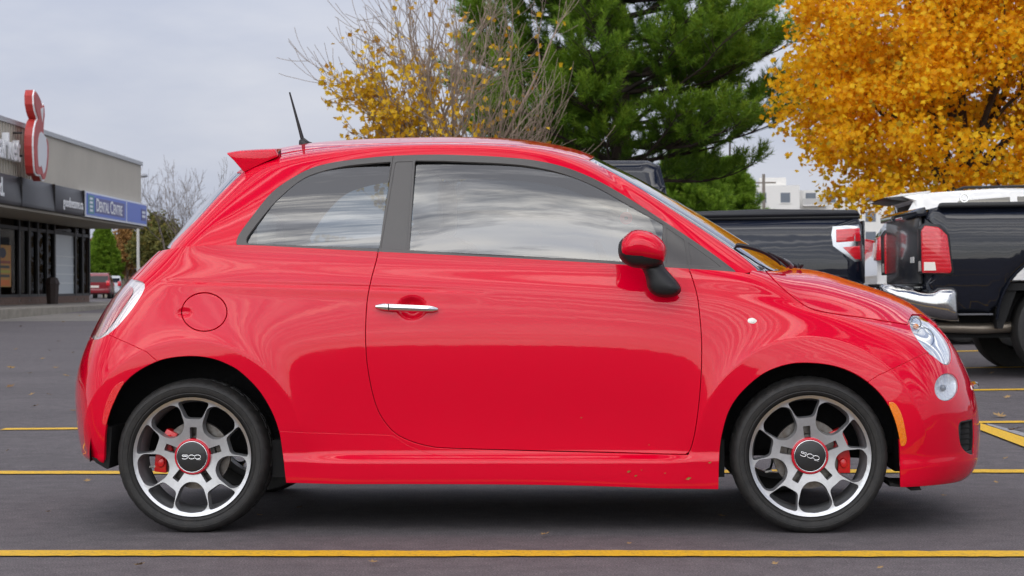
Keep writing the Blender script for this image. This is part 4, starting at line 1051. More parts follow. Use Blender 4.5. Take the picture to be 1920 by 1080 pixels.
f2[nrm[:, 1] > 0] = f2[nrm[:, 1] > 0][:, ::-1]
FACE_ME = mesh_np('rim_face', FV, f2, None, True); FACE_ME.materials.append(ALU)
# walls of the openings + barrel behind them
mb = MB()
for kd, h in HOLES:
    m = len(h); dep = 0.045 if kd != 'k' else 0.03
    c = h.mean(0); h2 = c + (h - c) * 0.93
    y0 = face_y(np.hypot(h[:, 0], h[:, 1]))
    V = [(p[0] * RR, y, p[1] * RR) for p, y in zip(h, y0)] + [(p[0] * RR, y + dep, p[1] * RR) for p, y in zip(h2, y0)]
    mb.addm(V, [(i, m + i, m + (i + 1) % m, (i + 1) % m) for i in range(m)])
mb.lathe([(RR * 1.012, 0.004), (RR * 0.985, 0.03), (RR * 0.955, 0.05), (RR * 0.93, 0.06), (RR * 0.90, 0.085), (RR * .90, 0.155), (RR * .97, 0.17), (RR * 1.01, 0.185)], (0, 0, 0), 1, 72)
mb.lathe([(RR * 0.30, 0.03), (RR * .30, 0.08), (0.0, 0.09)], (0, 0, 0), 1, 24)
me = bpy.data.meshes.new('wheel'); me.from_pydata(mb.v, [], mb.f); me.polygons.foreach_set('use_smooth', [True] * len(me.polygons)); me.update(); me.set_sharp_from_angle(angle=R(45)); me.materials.append(DGREY)
WHEEL_ME = me
# tyre with moulded rings on the wall and sipes across the shoulder
prof = [(RR * 0.985, 0.012), (RR * 1.005, 0.002), (RR * 1.03, -0.003), (RR * 1.06, -0.008), (RR * 1.075, -0.0068), (RR * 1.09, -0.0105), (RR * 1.13, -0.013), (RR * 1.16, -0.0135), (RR * 1.165, -0.0125), (RR * 1.175, -0.0135), (RR * 1.20, -0.012), (RR * 1.225, -0.0085), (RR * 1.245, -0.004), (RR * 1.262, 0.002), (RR * 1.276, 0.012), (RR * 1.287, 0.026), (RR * 1.293, 0.045), (RR * 1.2945, 0.062), (RR * 1.268, 0.064), (RR * 1.268, 0.072), (RR * 1.295, 0.074), (RR * 1.2955, 0.094), (RR * 1.268, 0.096), (RR * 1.268, 0.104), (RR * 1.295, 0.106), (RR * 1.293, 0.15), (RR * 1.276, 0.178), (RR * 1.22, 0.197), (RR * 1.12, 0.198), (RR * 1.0, 0.185)]
SEG = 288; V = []
for j, (r, y) in enumerate(prof):
    for k in range(SEG):
        rr = r
        if 12 <= j <= 16 or 24 <= j <= 26:
            ph = (k + (j - 12) * 1) % 8
            if ph < 2: rr = r - 0.0022 * (1 if j > 12 else .5)
        elif 16 < j < 24 and r > RR * 1.28 and (k + j) % 12 < 2: rr = r - 0.003
        a = 2 * math.pi * k / SEG; V.append((rr * math.cos(a), y, rr * math.sin(a)))
F = [(j * SEG + k, (j + 1) * SEG + k, (j + 1) * SEG + (k + 1) % SEG, j * SEG + (k + 1) % SEG) for j in range(len(prof) - 1) for k in range(SEG)]
me = bpy.data.meshes.new('tyre'); me.from_pydata(V, [], F); me.polygons.foreach_set('use_smooth', [True] * len(me.polygons)); me.update(); me.set_sharp_from_angle(angle=R(32)); me.materials.append(RUBR); TYRE_ME = me
mb = MB(); mb.lathe([(0.0, -0.0075), (0.050, -0.007), (0.0575, -0.005), (0.0585, -0.002), (0.0585, 0.02)], (0, 0, 0), 1, 48, flip=True)
me = bpy.data.meshes.new('hub_cap'); me.from_pydata(mb.v, [], mb.f); me.polygons.foreach_set('use_smooth', [True] * len(me.polygons)); me.update(); me.materials.append(mat('hub_black', (0.014, 0.014, 0.015), 0.38, coat=.2)); CAP_ME = me
mb = MB(); mb.lathe([(0.0560, -0.0045), (0.0575, -0.0065), (0.0590, -0.0045)], (0, 0, 0), 1, 48, flip=True)
me = bpy.data.meshes.new('hub_chrome_ring'); me.from_pydata(mb.v, [], mb.f); me.polygons.foreach_set('use_smooth', [True] * len(me.polygons)); me.materials.append(CHROME); RING2_ME = me
mb = MB(); mb.lathe([(0.0585, 0.0), (0.0600, -0.003), (0.0650, -0.002), (0.0680, 0.003), (0.0685, 0.022)], (0, 0, 0), 1, 48, flip=True)
me = bpy.data.meshes.new('hub_red_ring'); me.from_pydata(mb.v, [], mb.f); me.polygons.foreach_set('use_smooth', [True] * len(me.polygons)); me.materials.append(REDG); RING_ME = me
# the linked chrome figures 5 0 0 with a small slanted script below
def emblem():
    mb = MB(); k = 0.0128
    def st(pts, r=0.0017): mb.tube([(x * k, -0.0085, z * k) for x, z in crom(pts, 4, False)], r, 6)
    five = [(-1.15, .55), (-2.0, .55), (-2.75, .50), (-2.55, .12), (-1.8, .18), (-1.25, -.1), (-1.45, -.5), (-2.1, -.62), (-2.9, -.45)]
    st(five)
    for cx in (0.0, 1.75):
        st([(cx + .92 * math.cos(a), .58 * math.sin(a)) for a in np.linspace(0, 2 * math.pi, 17)])
    st([(-1.25, .35), (-.9, .2)], .0018); st([(.85, .2), (.95, .2)], .0018)
    for i, x in enumerate((1.35, 1.62, 1.89, 2.16, 2.43)): mb.tube([(x * k, -.0085, -.92 * k), ((x + .14) * k, -.0085, -.72 * k), ((x + .3) * k, -.0085, -.9 * k)], .0009, 5)
    me = bpy.data.meshes.new('emblem'); me.from_pydata(mb.v, [], mb.f); me.polygons.foreach_set('use_smooth', [True] * len(me.polygons)); me.update(); me.materials.append(mat('emblem_chrome', (0.85, 0.85, 0.85), 0.18, 1.0)); return me
EMB_ME = emblem()
mb = MB(); mb.tube([(-0.166, 0.030, -0.045), (-0.150, 0.018, -0.042)], [.0045, .0035], 8); mb.tube([(-0.150, .018, -.042), (-0.146, .014, -.041)], [.0048, .0046], 8)
me = bpy.data.meshes.new('valve'); me.from_pydata(mb.v, [], mb.f); me.materials.append(mat('valve_cap', (.45, .44, .40), .4, .6)); VALVE_ME = me
mb = MB(); mb.lathe([(0.05, 0.062), (0.075, 0.062), (0.078, .078), (0.128, .078), (0.129, .098), (0.05, .098)], (0, 0, 0), 1, 60, flip=True)
me = bpy.data.meshes.new('brake_disc'); me.from_pydata(mb.v, [], mb.f); me.update(); me.materials.append(mat('disc_iron', (0.20, 0.19, 0.18), 0.35, 0.9, noise=(40, .3, (.12, .10, .085)))); DISC_ME = me
BRAKER = mat('caliper_red', (0.62, 0.008, 0.01), 0.35, coat=0.5)
def caliper(sgn, z0):
    mb = MB()
    pts = [(0.085, -0.052), (0.128, -0.058), (0.140, -0.02), (0.142, 0.02), (0.130, 0.055), (0.088, 0.05), (0.098, 0.02), (0.082, 0.0), (0.098, -0.022)]
    mb.prism([(sgn * x, z) for x, z in pts], 1, 0.052, 0.118)
    mb.lathe([(0.0, 0.040), (0.012, .041), (.014, .055)], (sgn * 0.112, 0, -0.03), 1, 12); mb.lathe([(0.0, 0.040), (0.012, .041), (.014, .055)], (sgn * 0.112, 0, 0.03), 1, 12)
    mb.v = [(x * 1.08, y, z * 1.5) for x, y, z in mb.v]; return mb
wheels = []
for i, (hx, far, spin) in enumerate([(HUBR, 0, 1.5), (HUBF, 0, -6.0), (HUBR, 1, 20), (HUBF, 1, 47)]):
    y0 = 0.018; zz = 0.2845
    def W(name, me, par=None):
        o = bpy.data.objects.new(name, me); COL.objects.link(o); o.parent = par if par else CAR
        if par is None:
            o.location = (hx, y0 if not far else 2 * YC - y0, zz); o.rotation_euler = (0, R(spin), R(180) if far else 0)
        return o
    wh_ = W('wheel', WHEEL_ME)
    W('tyre', TYRE_ME, wh_); W('rim_face', FACE_ME, wh_); W('valve', VALVE_ME, wh_)
    hc_ = W('hub_cap', CAP_ME, wh_); W('hub_red_ring', RING_ME, wh_); W('hub_chrome_ring', RING2_ME, wh_)
    e_ = W('emblem', EMB_ME, wh_); e_.rotation_euler = (0, R((-1.5, 16 + 6, 0, 0)[i]), 0)
    br = W('brake_disc', DISC_ME); br.rotation_euler = (0, 0, R(180) if far else 0)
    sg = (-1 if hx < 0 else 1) * (-1 if far else 1)
    cal = caliper(sg, 0).build('brake_caliper', BRAKER, CAR, bevel=.006, fixn=True)
    cal.location = (hx, y0 if not far else 2 * YC - y0, zz - (0.02 if hx < 0 else .012)); cal.rotation_euler = (0, R(18 if hx < 0 else -12) * (1 if not far else -1), R(180) if far else 0)
    mb = MB(); mb.tube([(hx, 0.12 if not far else 2 * YC - .12, zz), (hx, YC, zz)], .035, 10); mb.box((hx - .05, (0.13 if not far else 2 * YC - .17), zz - .06), (hx + .05, (0.17 if not far else 2 * YC - .13), zz + .08)); mb.build('axle_shaft', BLKS, CAR)
# ================================================================== shop building on the left
ANG = R(2.7); FZ = 0.40
bo = CAM + 77 * _f + (-15.1) * _r
SHOP = empty('shop_building', (bo[0], bo[1], 0.40), ANG)
tag(SHOP, 'low beige-clad shop building with dark canopy and glass storefront at the left', 'building')
CLAD = mat('beige_cladding', (0.56, 0.52, 0.44), 0.7, noise=(.6, .10))
t_ = NT(CLAD); c_ = t_.add('ShaderNodeTexCoord'); wv_ = t_.add('ShaderNodeTexWave', wave_type='BANDS', bands_direction='Y'); wv_.inputs['Scale'].default_value = 5.0; t_.link(c_.outputs['Object'], wv_.inputs['Vector'])
bp_ = t_.add('ShaderNodeBump'); bp_.inputs['Strength'].default_value = .6; bp_.inputs['Distance'].default_value = .02; t_.link(wv_.outputs['Fac'], bp_.inputs['Height']); t_.link(bp_.outputs[0], t_.b.inputs['Normal'])
DKF = mat('dark_frame', (0.018, 0.017, 0.017), 0.5); SOFF = mat('soffit', (0.30, 0.27, 0.22), .8); CANO = mat('canopy_black', (0.030, 0.029, 0.034), .42, bump=(1.2, .5))
SGL = glass('shop_glass', (0.55, 0.50, 0.46), 0.01, pwr=12.0)
PALE = mat('frosted_pane', (0.55, 0.60, 0.62), 0.35); BRK = mat('knee_brick', (0.23, 0.15, 0.115), .85, noise=(9, .4)); TRIMG = mat('parapet_trim', (0.45, 0.47, 0.48), .5)
def sb(name, a, b, m, par=SHOP, bev=0): return MB().box(a, b).build(name, m, par, bevel=bev)
Y0 = -46
sb('upper_wall', (-14, Y0, 3.05), (0, 0, 5.55), CLAD)
sb('parapet_trim', (-14.05, Y0, 5.55), (.07, .07, 5.70), TRIMG)
# ribs of the near cladding
for i in range(70):
    y = -16.0 - i * .30; sb('cladding_rib', (0.002, y - .05, 3.99), (.04, y + .05, 5.545), CLAD)
sb('canopy_soffit', (-2.1, Y0, 2.98), (.10, -0.03, 3.048), SOFF)
y = -10.85; k = 0
for yb in (-10.85, -15.0, -19.1, -23.3, -27.5, -31.7, -35.9, -40.1):
    mb = MB(); mb.prism([(0.003, 3.10), (.16 + .03 * (k % 2), 3.08), (.19, 3.2), (.14, 3.75), (.11, 3.98), (.003, 3.99)], 1, yb - 4.1, yb); k += 1
    mb.build('canopy_panel', CANO, SHOP, bevel=.01, fixn=True)
for yb in (-10.83, -14.98, -19.08, -23.28): sb('canopy_joint', (0.0, yb - .0, 3.09), (.20, yb + .02, 3.985), DKF)
# back wall and the glazed front beneath the canopy
sb('back_wall', (-14, Y0, 0), (-9.5, -.3, 3.05), mat('shop_interior', (0.16, 0.085, 0.04), .9, noise=(.9, .5, (.05, .04, .035))))
sb('end_wall', (-14, -.3, 0), (-2.15, -0.02, 3.05), mat('end_wall_brown', (0.16, .12, .10), .85))
sb('shop_floor', (-14, Y0, 0.0), (-2.3, -.3, .05), mat('shop_floor_tile', (0.2, .18, .16), .5))
def wy(px, lat=-17.2): return (lat * FPX / (px - 960)) - 77.0
XF = -2.15
mull = [-40, -36, -32, -28, -24, -20, -17.5] + [wy(p) for p in (2, 39, 57, 73, 90, 104, 142, 155)] + [-.16]
for y in mull: sb('mullion', (XF - .12, y - .09, .27), (XF + .08, y + .09, 2.975), DKF)
sb('door_head', (XF - .10, Y0, 2.62), (XF + .06, -.08, 2.74), DKF)
sb('window_sill', (XF - .10, Y0, .27), (XF + .07, -.08, .36), DKF)
for a, b in zip(mull[:-1], mull[1:]):
    wide = 70.9 < (a + b) / 2 + 77 < 74.6
    sb('shop_window', (XF - .02, a + .09, .36), (XF + .0, b - .09, 2.62), PALE if wide else SGL)
    sb('transom_window', (XF - .02, a + .09, 2.74), (XF + .0, b - .09, 2.978), SGL)
    nb = max(2, int((b - a) / .42)); 
    for rw in range(3):
        for c in range(nb):
            w_ = (b - a) / nb; sh = (w_ * .5 if rw % 2 else 0)
            ya, yb_ = a + c * w_ + .008 + sh, a + (c + 1) * w_ - .008 + sh
            if yb_ > b: yb_ = b - .004
            if yb_ - ya > .05 and a > -22: sb('brick', (XF - .08, ya, .004 + rw * .089), (XF + .05, yb_, .085 + rw * .089), BRK)
sb('knee_wall', (XF - .1, Y0, 0), (XF + .03, -.08, .268), mat('mortar', (.20, .17, .15), .9))
for k in range(4): sb('blind_rail', (XF + .004, wy(106), .75 + k * .34), (XF + .02, wy(141), .79 + k * .34), mat('blind_white', (.75, .78, .78), .6))
# poster in the first pane
yp0, yp1 = wy(-6, -17.1), wy(31, -17.1)
PO = sb('window_poster', (XF + .005, yp0, .62), (XF + .02, yp1, 2.05), mat('poster_yellow', (0.42, 0.26, 0.05), .6, noise=(1.4, .5, (.50, .16, .02))))
mb = MB(); mb.lathe([(0, .03), (.42, .03), (.42, .02)], (0, 0, 0), 0, 28); V = A(mb.v) * [1, 1, .42] + A([XF, (yp0 + yp1) / 2 + .2, 1.78]); mb.v = [tuple(v) for v in V]; mb.build('poster_oval', mat('poster_dark', (.03, .03, .05), .6), PO, fixn=True)
for k, (zz, c) in enumerate(((1.42, (.25, .05, .03)), (1.26, (.05, .05, .04)), (1.10, (.35, .34, .04)), (.95, (.05, .05, .04)))): sb('poster_band', (XF + .02, yp0 + .15, zz), (XF + .026, yp1 - .1 - .1 * (k % 2), zz + .09), mat('poster_ink%d' % k, c, .6), PO)
sb('poster_pumpkin', (XF + .02, yp0 + .2, .66), (XF + .026, yp1 - .2, .86), mat('poster_orange', (.6, .15, .02), .6), PO)
# roof unit
RU = empty('rooftop_unit', tuple(SHOP.matrix_world.translation)); RU.location = SHOP.location; RU.rotation_euler = SHOP.rotation_euler
tag(RU, 'grey louvred ventilation unit on the flat shop roof', 'roof unit')
MG = mat('unit_grey', (.30, .33, .35), .5, .3)
sb('housing', (-4.9, -21.5, 5.62), (-2.6, -13.6, 6.75), MG, RU); sb('lid', (-5.0, -21.6, 6.75), (-2.5, -13.5, 6.86), mat('unit_lid', (.22, .25, .27), .5), RU)
for k in range(14): sb('louvre', (-2.598, -21.3 + k * .34, 5.75), (-2.54, -21.1 + k * .34, 6.65), mat('unit_dark', (.10, .11, .12), .6), RU)
# lettering
def text_mesh(txt, size, ext, name, m, par, loc, sx=1.0, bold=0.0):
    cu = bpy.data.curves.new(name, 'FONT'); cu.body = txt; cu.size = size; cu.extrude = ext; cu.offset = bold; cu.resolution_u = 3
    to = bpy.data.objects.new(name + '_c', cu); COL.objects.link(to); dg = bpy.context.evaluated_depsgraph_get(); dg.update()
    me = bpy.data.meshes.new_from_object(to.evaluated_get(dg)); bpy.data.objects.remove(to); 
    n = len(me.vertices); co = np.zeros(n * 3, np.float32); me.vertices.foreach_get('co', co); co = co.reshape(-1, 3)
    # text x -> along the wall (+y), text y -> up, text z -> out of the wall (+x)
    v = np.stack([co[:, 2], co[:, 0] * sx, co[:, 1]], 1).astype(np.float32); me.vertices.foreach_set('co', v.ravel()); me.update(); me.name = name
    o = ob(name, me, m, par, loc); return o, float((co[:, 0] * sx).max())
WHT = mat('sign_white', (.82, .83, .84), .45)
def glyphs(txt, size, ext, name, label, m, yend, z, x, sx=1.0, bold=0.0, par=None, ystart=None):
    """each character is a part of the lettering"""
    root = par; pos = 0; adv = []; 
    cu = bpy.data.curves.new('tmp', 'FONT'); cu.size = size; cu.offset = bold; to = bpy.data.objects.new('tmp', cu); COL.objects.link(to)
    def width(s):
        cu.body = s + '|'; dg = bpy.context.evaluated_depsgraph_get(); dg.update(); return to.evaluated_get(dg).dimensions.x
    tot = width(txt) - width(''); starts = [width(txt[:i]) - width('') for i in range(len(txt))]
    bpy.data.objects.remove(to)
    if ystart is not None: yend = ystart + tot * sx
    for ch, st_ in zip(txt, starts):
        if ch == ' ': continue
        text_mesh(ch, size, ext, 'letter', m, root, (x, yend - tot * sx + st_ * sx, z), sx, bold)
LET = empty('market_lettering', SHOP.location, ANG); tag(LET, 'raised white letters reading market on the beige shop wall', 'sign')
ye = wy(36, -15.0)
glyphs('market', 1.12, .10, 'letter', '', WHT, ye, 4.42, .18, 1.0, .012, LET)
AW = empty('canopy_slogan', SHOP.location, ANG); tag(AW, 'white end of a slogan reading od. at the left edge of the black canopy', 'sign')
glyphs('od.', .78, .008, 'letter', '', WHT, wy(13, -14.95), 3.30, .205, 1.0, .014, AW)
AW2 = empty('canopy_address', SHOP.location, ANG); tag(AW2, 'white web address on the end of the black shop canopy', 'sign')
glyphs('goodnessme.ca', .48, .008, 'letter', '', WHT, wy(157, -14.95), 3.30, .205, .95, .004, AW2)
# blue signs
BL1, BL2 = mat('sign_blue', (.045, .12, .55), .35), mat('sign_navy', (.02, .025, .22), .35); TEAL = mat('sign_teal', (.04, .22, .28), .4); PLW = mat('sign_frame_white', (.72, .75, .82), .4)
def sign(y0, y1, name, label):
    s_ = empty(name, SHOP.location, ANG); tag(s_, label, 'sign', 'blue sign boxes under the eave')
    sb('box', (.004, y0, 3.08), (.22, y1, 3.98), PLW, s_); sb('face', (.221, y0 + .1, 3.15), (.232, y1 - .1, 3.91), BL1, s_); return s_
S1 = sign(-10.75, -3.93, 'dental_sign', 'blue sign with white lettering reading DENTAL CENTRE under the shop eave')
sb('panel', (.233, -9.35, 3.26), (.240, -4.35, 3.80), BL2, S1); sb('emblem_block', (.233, -10.45, 3.20), (.240, -9.50, 3.86), TEAL, S1)
for k in range(4): sb('emblem_mark', (.2405, -10.2, 3.28 + k * .14), (.244, -9.75, 3.36 + k * .14), PLW, S1)
for tx_, sz_, y_, sx_ in (('D', .66, -9.22, 1.15), ('ENTAL', .52, -8.68, 1.02), ('C', .66, -6.92, 1.15), ('ENTRE', .52, -6.38, 1.02)): glyphs(tx_, sz_, .004, 'letter', '', WHT, 0, 3.33, .243, sx_, .010, S1, ystart=y_)
S2 = sign(-3.90, .03, 'blue_sign', 'plain blue sign box with a small navy panel at the corner of the shop eave')
sb('panel', (.233, -1.15, 3.28), (.240, -.2, 3.74), BL2, S2)
for k in range(2): sb('panel_mark', (.2405, -1.0, 3.40 + k * .16), (.244, -.35, 3.50 + k * .16), PLW, S2)
# red and white apple-shaped sign
AP = empty('apple_sign', SHOP.location, ANG); tag(AP, 'large red and white apple-shaped sign standing above the shop wall', 'sign')
ya0 = wy(63.5, -14.55); ya1 = wy(91, -14.55); SC = (ya1 - ya0)
def uv(x, y): return (ya0 + (x - 262) / 116.0 * SC, 6.62 - (y - 58) / 622.0 * 2.72)
apple = [(275,58),(292,68),(312,95),(326,130),(335,160),(340,130),(347,165),(349,215),(343,262),(340,300),(338,335),(350,358),(366,368),(376,400),(378,450),(376,520),(366,600),(352,660),(342,682),(330,684),(322,668),(314,650),(300,655),(286,655),(275,640),(268,590),(264,520),(262,450),(264,380),(272,320),(284,275),(297,252),(287,235),(277,205),(268,160),(266,100)]
mb = MB(); mb.prism([uv(*p) for p in apple], 0, .38, .62); mb.build('apple_body', mat('apple_red', (.42, .035, .03), .45), AP, fixn=True)
rim_p = A([uv(*p) for p in apple]); cc = rim_p.mean(0)
mb = MB(); mb.prism([tuple(p) for p in rim_p], 0, .621, .66); mb.build('white_edge', WHT, AP, fixn=True)
def inset(P, k):
    P = A(P); o_ = []
    n = len(P); ar = sum(P[i][0] * P[(i + 1) % n][1] - P[(i + 1) % n][0] * P[i][1] for i in range(n)); s_ = 1 if ar > 0 else -1
    for i in range(n):
        t1_ = P[i] - P[i - 1]; t2_ = P[(i + 1) % n] - P[i]; n1_ = A([-t1_[1], t1_[0]]) / (np.linalg.norm(t1_) + 1e-9); n2__ = A([-t2_[1], t2_[0]]) / (np.linalg.norm(t2_) + 1e-9); b_ = n1_ + n2__; b_ /= np.linalg.norm(b_) + 1e-9; o_.append(P[i] + s_ * b_ * k)
    return A(o_)
mb = MB(); mb.prism([tuple(p) for p in inset(rim_p, .055)], 0, .661, .69); mb.build('red_face', mat('apple_face', (.45, .05, .045), .45), AP, fixn=True)
flesh = [(315,338),(335,350),(352,378),(360,420),(360,500),(352,570),(342,615),(330,632),(322,600),(314,575),(304,592),(294,585),(289,530),(288,460),(292,400),(302,355)]
mb = MB(); mb.prism([uv(*p) for p in flesh], 0, .691, .70); mb.build('white_core', mat('apple_white', (.70, .71, .74), .45), AP, fixn=True)
stem = [(312,178),(333,160),(330,215),(326,268),(318,225)]
mb = MB(); mb.prism([uv(*p) for p in stem], 0, .691, .70); mb.build('white_notch', WHT, AP, fixn=True)
for z in (4.6, 5.3): mb = MB(); mb.tube([(0, ya0 + .1, z), (.3, ya0 + .1, z)], .03, 6); mb.build('bracket', DKF, AP)
# litter bin
bc = CAM + 67.6 * _f + (98 - 960) / FPX * 67.6 * _r
BIN = empty('litter_bin', (bc[0], bc[1], FZ)); tag(BIN, 'dark brown litter bin standing before the storefront', 'bin')
BINM = mat('bin_brown', (.035, .022, .018), .6)
mb = MB(); mb.lathe([(0, 0), (.20, 0), (.25, .72), (.265, .72), (.265, .76), (.20, .93), (.12, .95), (0, .95)], (0, 0, 0), 2, 8); mb.build('bin_body', BINM, BIN, fixn=True)
mb = MB(); mb.lathe([(.275, .70), (.28, .72), (.275, .745), (.268, .745)], (0, 0, 0), 2, 8); mb.build('bin_rim', BINM, BIN, fixn=True)
# pavement and kerb along the shop
kx0, kx1 = -2.1, 2.2
mb = MB(); mb.box((XF - .3, Y0, -.18), (1.6, 3.0, .0)); pv = mb.build('pavement', CONC); pv.location = (SHOP.location.x, SHOP.location.y, FZ + .001); pv.rotation_euler = (0, 0, ANG); kind(pv, 'structure')
mb = MB(); mb.box((1.6, Y0, -.30), (1.78, 3.0, -.004)); pv = mb.build('kerb', mat('kerb_concrete', (.33, .30, .25), .9, noise=(3, .3))); pv.location = (SHOP.location.x, SHOP.location.y, FZ); pv.rotation_euler = (0, 0, ANG); kind(pv, 'structure')
# lamp standard beyond the corner
lp = CAM + 86 * _f + (259.5 - 960) / FPX * 86 * _r; LP = empty('lamp_standard', (lp[0], lp[1], .4)); tag(LP, 'pale lamp post with a dome lamp beyond the corner of the shop', 'street lamp')
PW = mat('post_white', (.62, .60, .55), .6); mb = MB(); mb.tube([(0, 0, 0), (0, 0, 5.6)], [.075, .06], 10); mb.build('post', PW, LP, smooth=True)
mb = MB(); mb.tube([(0, 0, 5.5), (.12, 0, 5.62), (.30, 0, 5.62)], .035, 8); mb.build('arm', PW, LP, smooth=True)
mb = MB(); mb.lathe([(0, .12), (.08, .11), (.15, .06), (.17, 0), (.12, -.05), (0, -.06)], (.30, 0, 5.66), 2, 20); mb.build('lamp_head', mat('lamp_grey', (.30, .31, .33), .4), LP, smooth=True, fixn=True)
mb = MB(); mb.box((.05, -.1, .9), (.14, .1, 1.5)); mb.build('notice_plate', mat('plate_grey', (.55, .56, .56), .5), LP)
# ================================================================== parked vehicles behind
def car_side(profile, W, tum, er, regions, grid=0.10, inner=()):
    """near flank, far flank and the skin between them; regions: name -> polygon on the flank"""
    P = A(profile, float); m = len(P); pts = [P]; edges = [(i, (i + 1) % m) for i in range(m)]; off = m
    for nm, poly in regions:
        q_ = A(poly, float); k = len(q_); pts.append(q_); edges += [(off + i, off + (i + 1) % k) for i in range(k)]; off += k
    mn, mx_ = P.min(0), P.max(0); gx, gy = np.meshgrid(np.arange(mn[0], mx_[0], grid), np.arange(mn[1], mx_[1], grid)); G = np.stack([gx.ravel(), gy.ravel()], 1)
    ok = sdf(P, G) < -grid * .3
    for nm, poly in regions: ok &= np.abs(sdf(poly, G)) > grid * .25
    # extra points close to the edge so that it rolls over smoothly
    ring = []
    for f in (0.12, 0.3, 0.6, 1.0):
        ip = inset(P, er * f); ring.append(ip[np.abs(sdf(P, ip) + er * f) < er * .2])
    pts.append(np.concatenate(ring)); 
    v2, e2, f2, *_ = delaunay_2d_cdt([Vector(p) for p in np.concatenate(pts + [G[ok]])], edges, [], 1, 1e-6)
    v2 = A([[q_.x, q_.y] for q_ in v2]); f2 = [f for f in f2 if len(f) == 3]; f2 = A(f2)
    d = np.maximum(0, -sdf(P, v2)); t = np.clip(d / er, 0, 1); y = er * (1 - np.sqrt(np.clip(1 - (1 - t) ** 2, 0, 1))) + np.array([tum(x, z) for x, z in v2])
    cen = v2[f2].mean(1); lab = np.full(len(f2), -1)
    for i, (nm, poly) in enumerate(regions): lab[sdf(poly, cen) < 0] = i
    V = np.stack([v2[:, 0], y, v2[:, 1]], 1)
    yo = er + np.array([tum(x, z) for x, z in P])
    skin_v = np.concatenate([np.stack([P[:, 0], yo, P[:, 1]], 1), np.stack([P[:, 0], W - yo, P[:, 1]], 1)])
    skin_f = [(i, (i + 1) % m, m + (i + 1) % m, m + i) for i in range(m)]
    return V, f2, lab, skin_v, skin_f
def vehicle(name, label, cat, loc, h, profile, W, tum, er, regions, mats, rz=0.0, group=None, grid=.10, skinmats=None):
    root = empty(name, loc, rz); tag(root, label, cat, group)
    V, f2, lab, sv_, sf = car_side(profile, W, tum, er, regions, grid)
    def emit(nm, vs, fs, m, flipx=h):
        vs = A(vs, float).copy(); vs[:, 0] *= h; u, inv = np.unique(A(fs).ravel(), return_inverse=True); fs = inv.reshape(A(fs).shape)
        mb = MB(); mb.addm(vs[u], [tuple(f) for f in fs]); return mb.build(nm, m, root, smooth=True, fixn=False)
    def orient(o, s_):
        me = o.data; nn = np.zeros(len(me.polygons) * 3); me.polygons.foreach_get('normal', nn)
        if nn.reshape(-1, 3)[:, 1].sum() * s_ < 0: me.flip_normals()
        return o
    for i in range(-1, len(regions)):
        fs = f2[lab == i]
        if len(fs) == 0: continue
        nm, m = ('body_side', mats[0]) if i < 0 else (regions[i][0], mats[i + 1])
        for s_ in (0, 1):
            vs = V.copy()
            if s_: vs[:, 1] = W - vs[:, 1]
            orient(emit(nm, vs, fs, m), -1 if not s_ else 1)
    return root, (lambda nm, vs, fs, m: emit(nm, vs, fs, m)), (sv_, sf)
def skin(root, h, sv_, sf, sel, nm, m):
    vs = sv_.copy(); vs[:, 0] *= h; mb = MB(); fs = [sf[i] for i in sel]; u = sorted({j for f in fs for j in f}); mp_ = {j: k for k, j in enumerate(u)}
    mb.addm(vs[u], [tuple(mp_[j] for j in f) for f in fs]); o = mb.build(nm, m, root, smooth=True, fixn=True); return o
def arc(cx, cz, r, a0, a1, n): return [(cx + r * math.cos(R(a)), cz + r * math.sin(R(a))) for a in np.linspace(a0, a1, n)]
def hb(root, h, name, a, b, m, bev=0.0, seg=2, par=None):
    x0, x1 = sorted((a[0] * h, b[0] * h)); return MB().box((x0, a[1], a[2]), (x1, b[1], b[2])).build(name, m, par or root, bevel=bev, seg=seg)
def tyre_simple(root, h, cx, cy, r, w_, rimr, m_rim):
    s_ = 1 if cy < 1 else -1
    mb = MB(); mb.lathe([(rimr, .0), (rimr * 1.05, -.012), (r * .86, -.02), (r * .96, -.008), (r * .99, .02), (r, .06), (r, w_ - .05), (r * .97, w_), (rimr, w_)], (0, 0, 0), 1, 48)
    V = A(mb.v); V[:, 1] *= s_; V = V + A([cx * h, cy, r]); mb.v = [tuple(v) for v in V]
    w0 = mb.build('wheel', RUBR, root, smooth=True, fixn=True)
    mb = MB(); mb.lathe([(rimr, .0), (rimr * .93, .02), (rimr * .86, .03), (rimr * .5, .015), (rimr * .22, .02), (rimr * .2, 0), (0, 0)], (0, 0, 0), 1, 30); V = A(mb.v); V[:, 1] *= s_; V = V + A([cx * h, cy, r]); mb.v = [tuple(v) for v in V]
    mb.build('rim', m_rim, w0, smooth=True, fixn=True)
BLUEB = mat('black_truck_paint', (0.006, 0.008, 0.016), 0.3, coat=1.0, spec=.0); BLK2 = mat('black_truck_paint_b', (0.006, 0.0075, 0.013), 0.32, coat=1.0, spec=.0, coat_r=.03)
WHP = mat('white_car_paint', (0.78, 0.77, 0.74), 0.4, coat=1.0); DG = glass('dark_car_glass', (.03, .035, .04), .07, pwr=4.0)

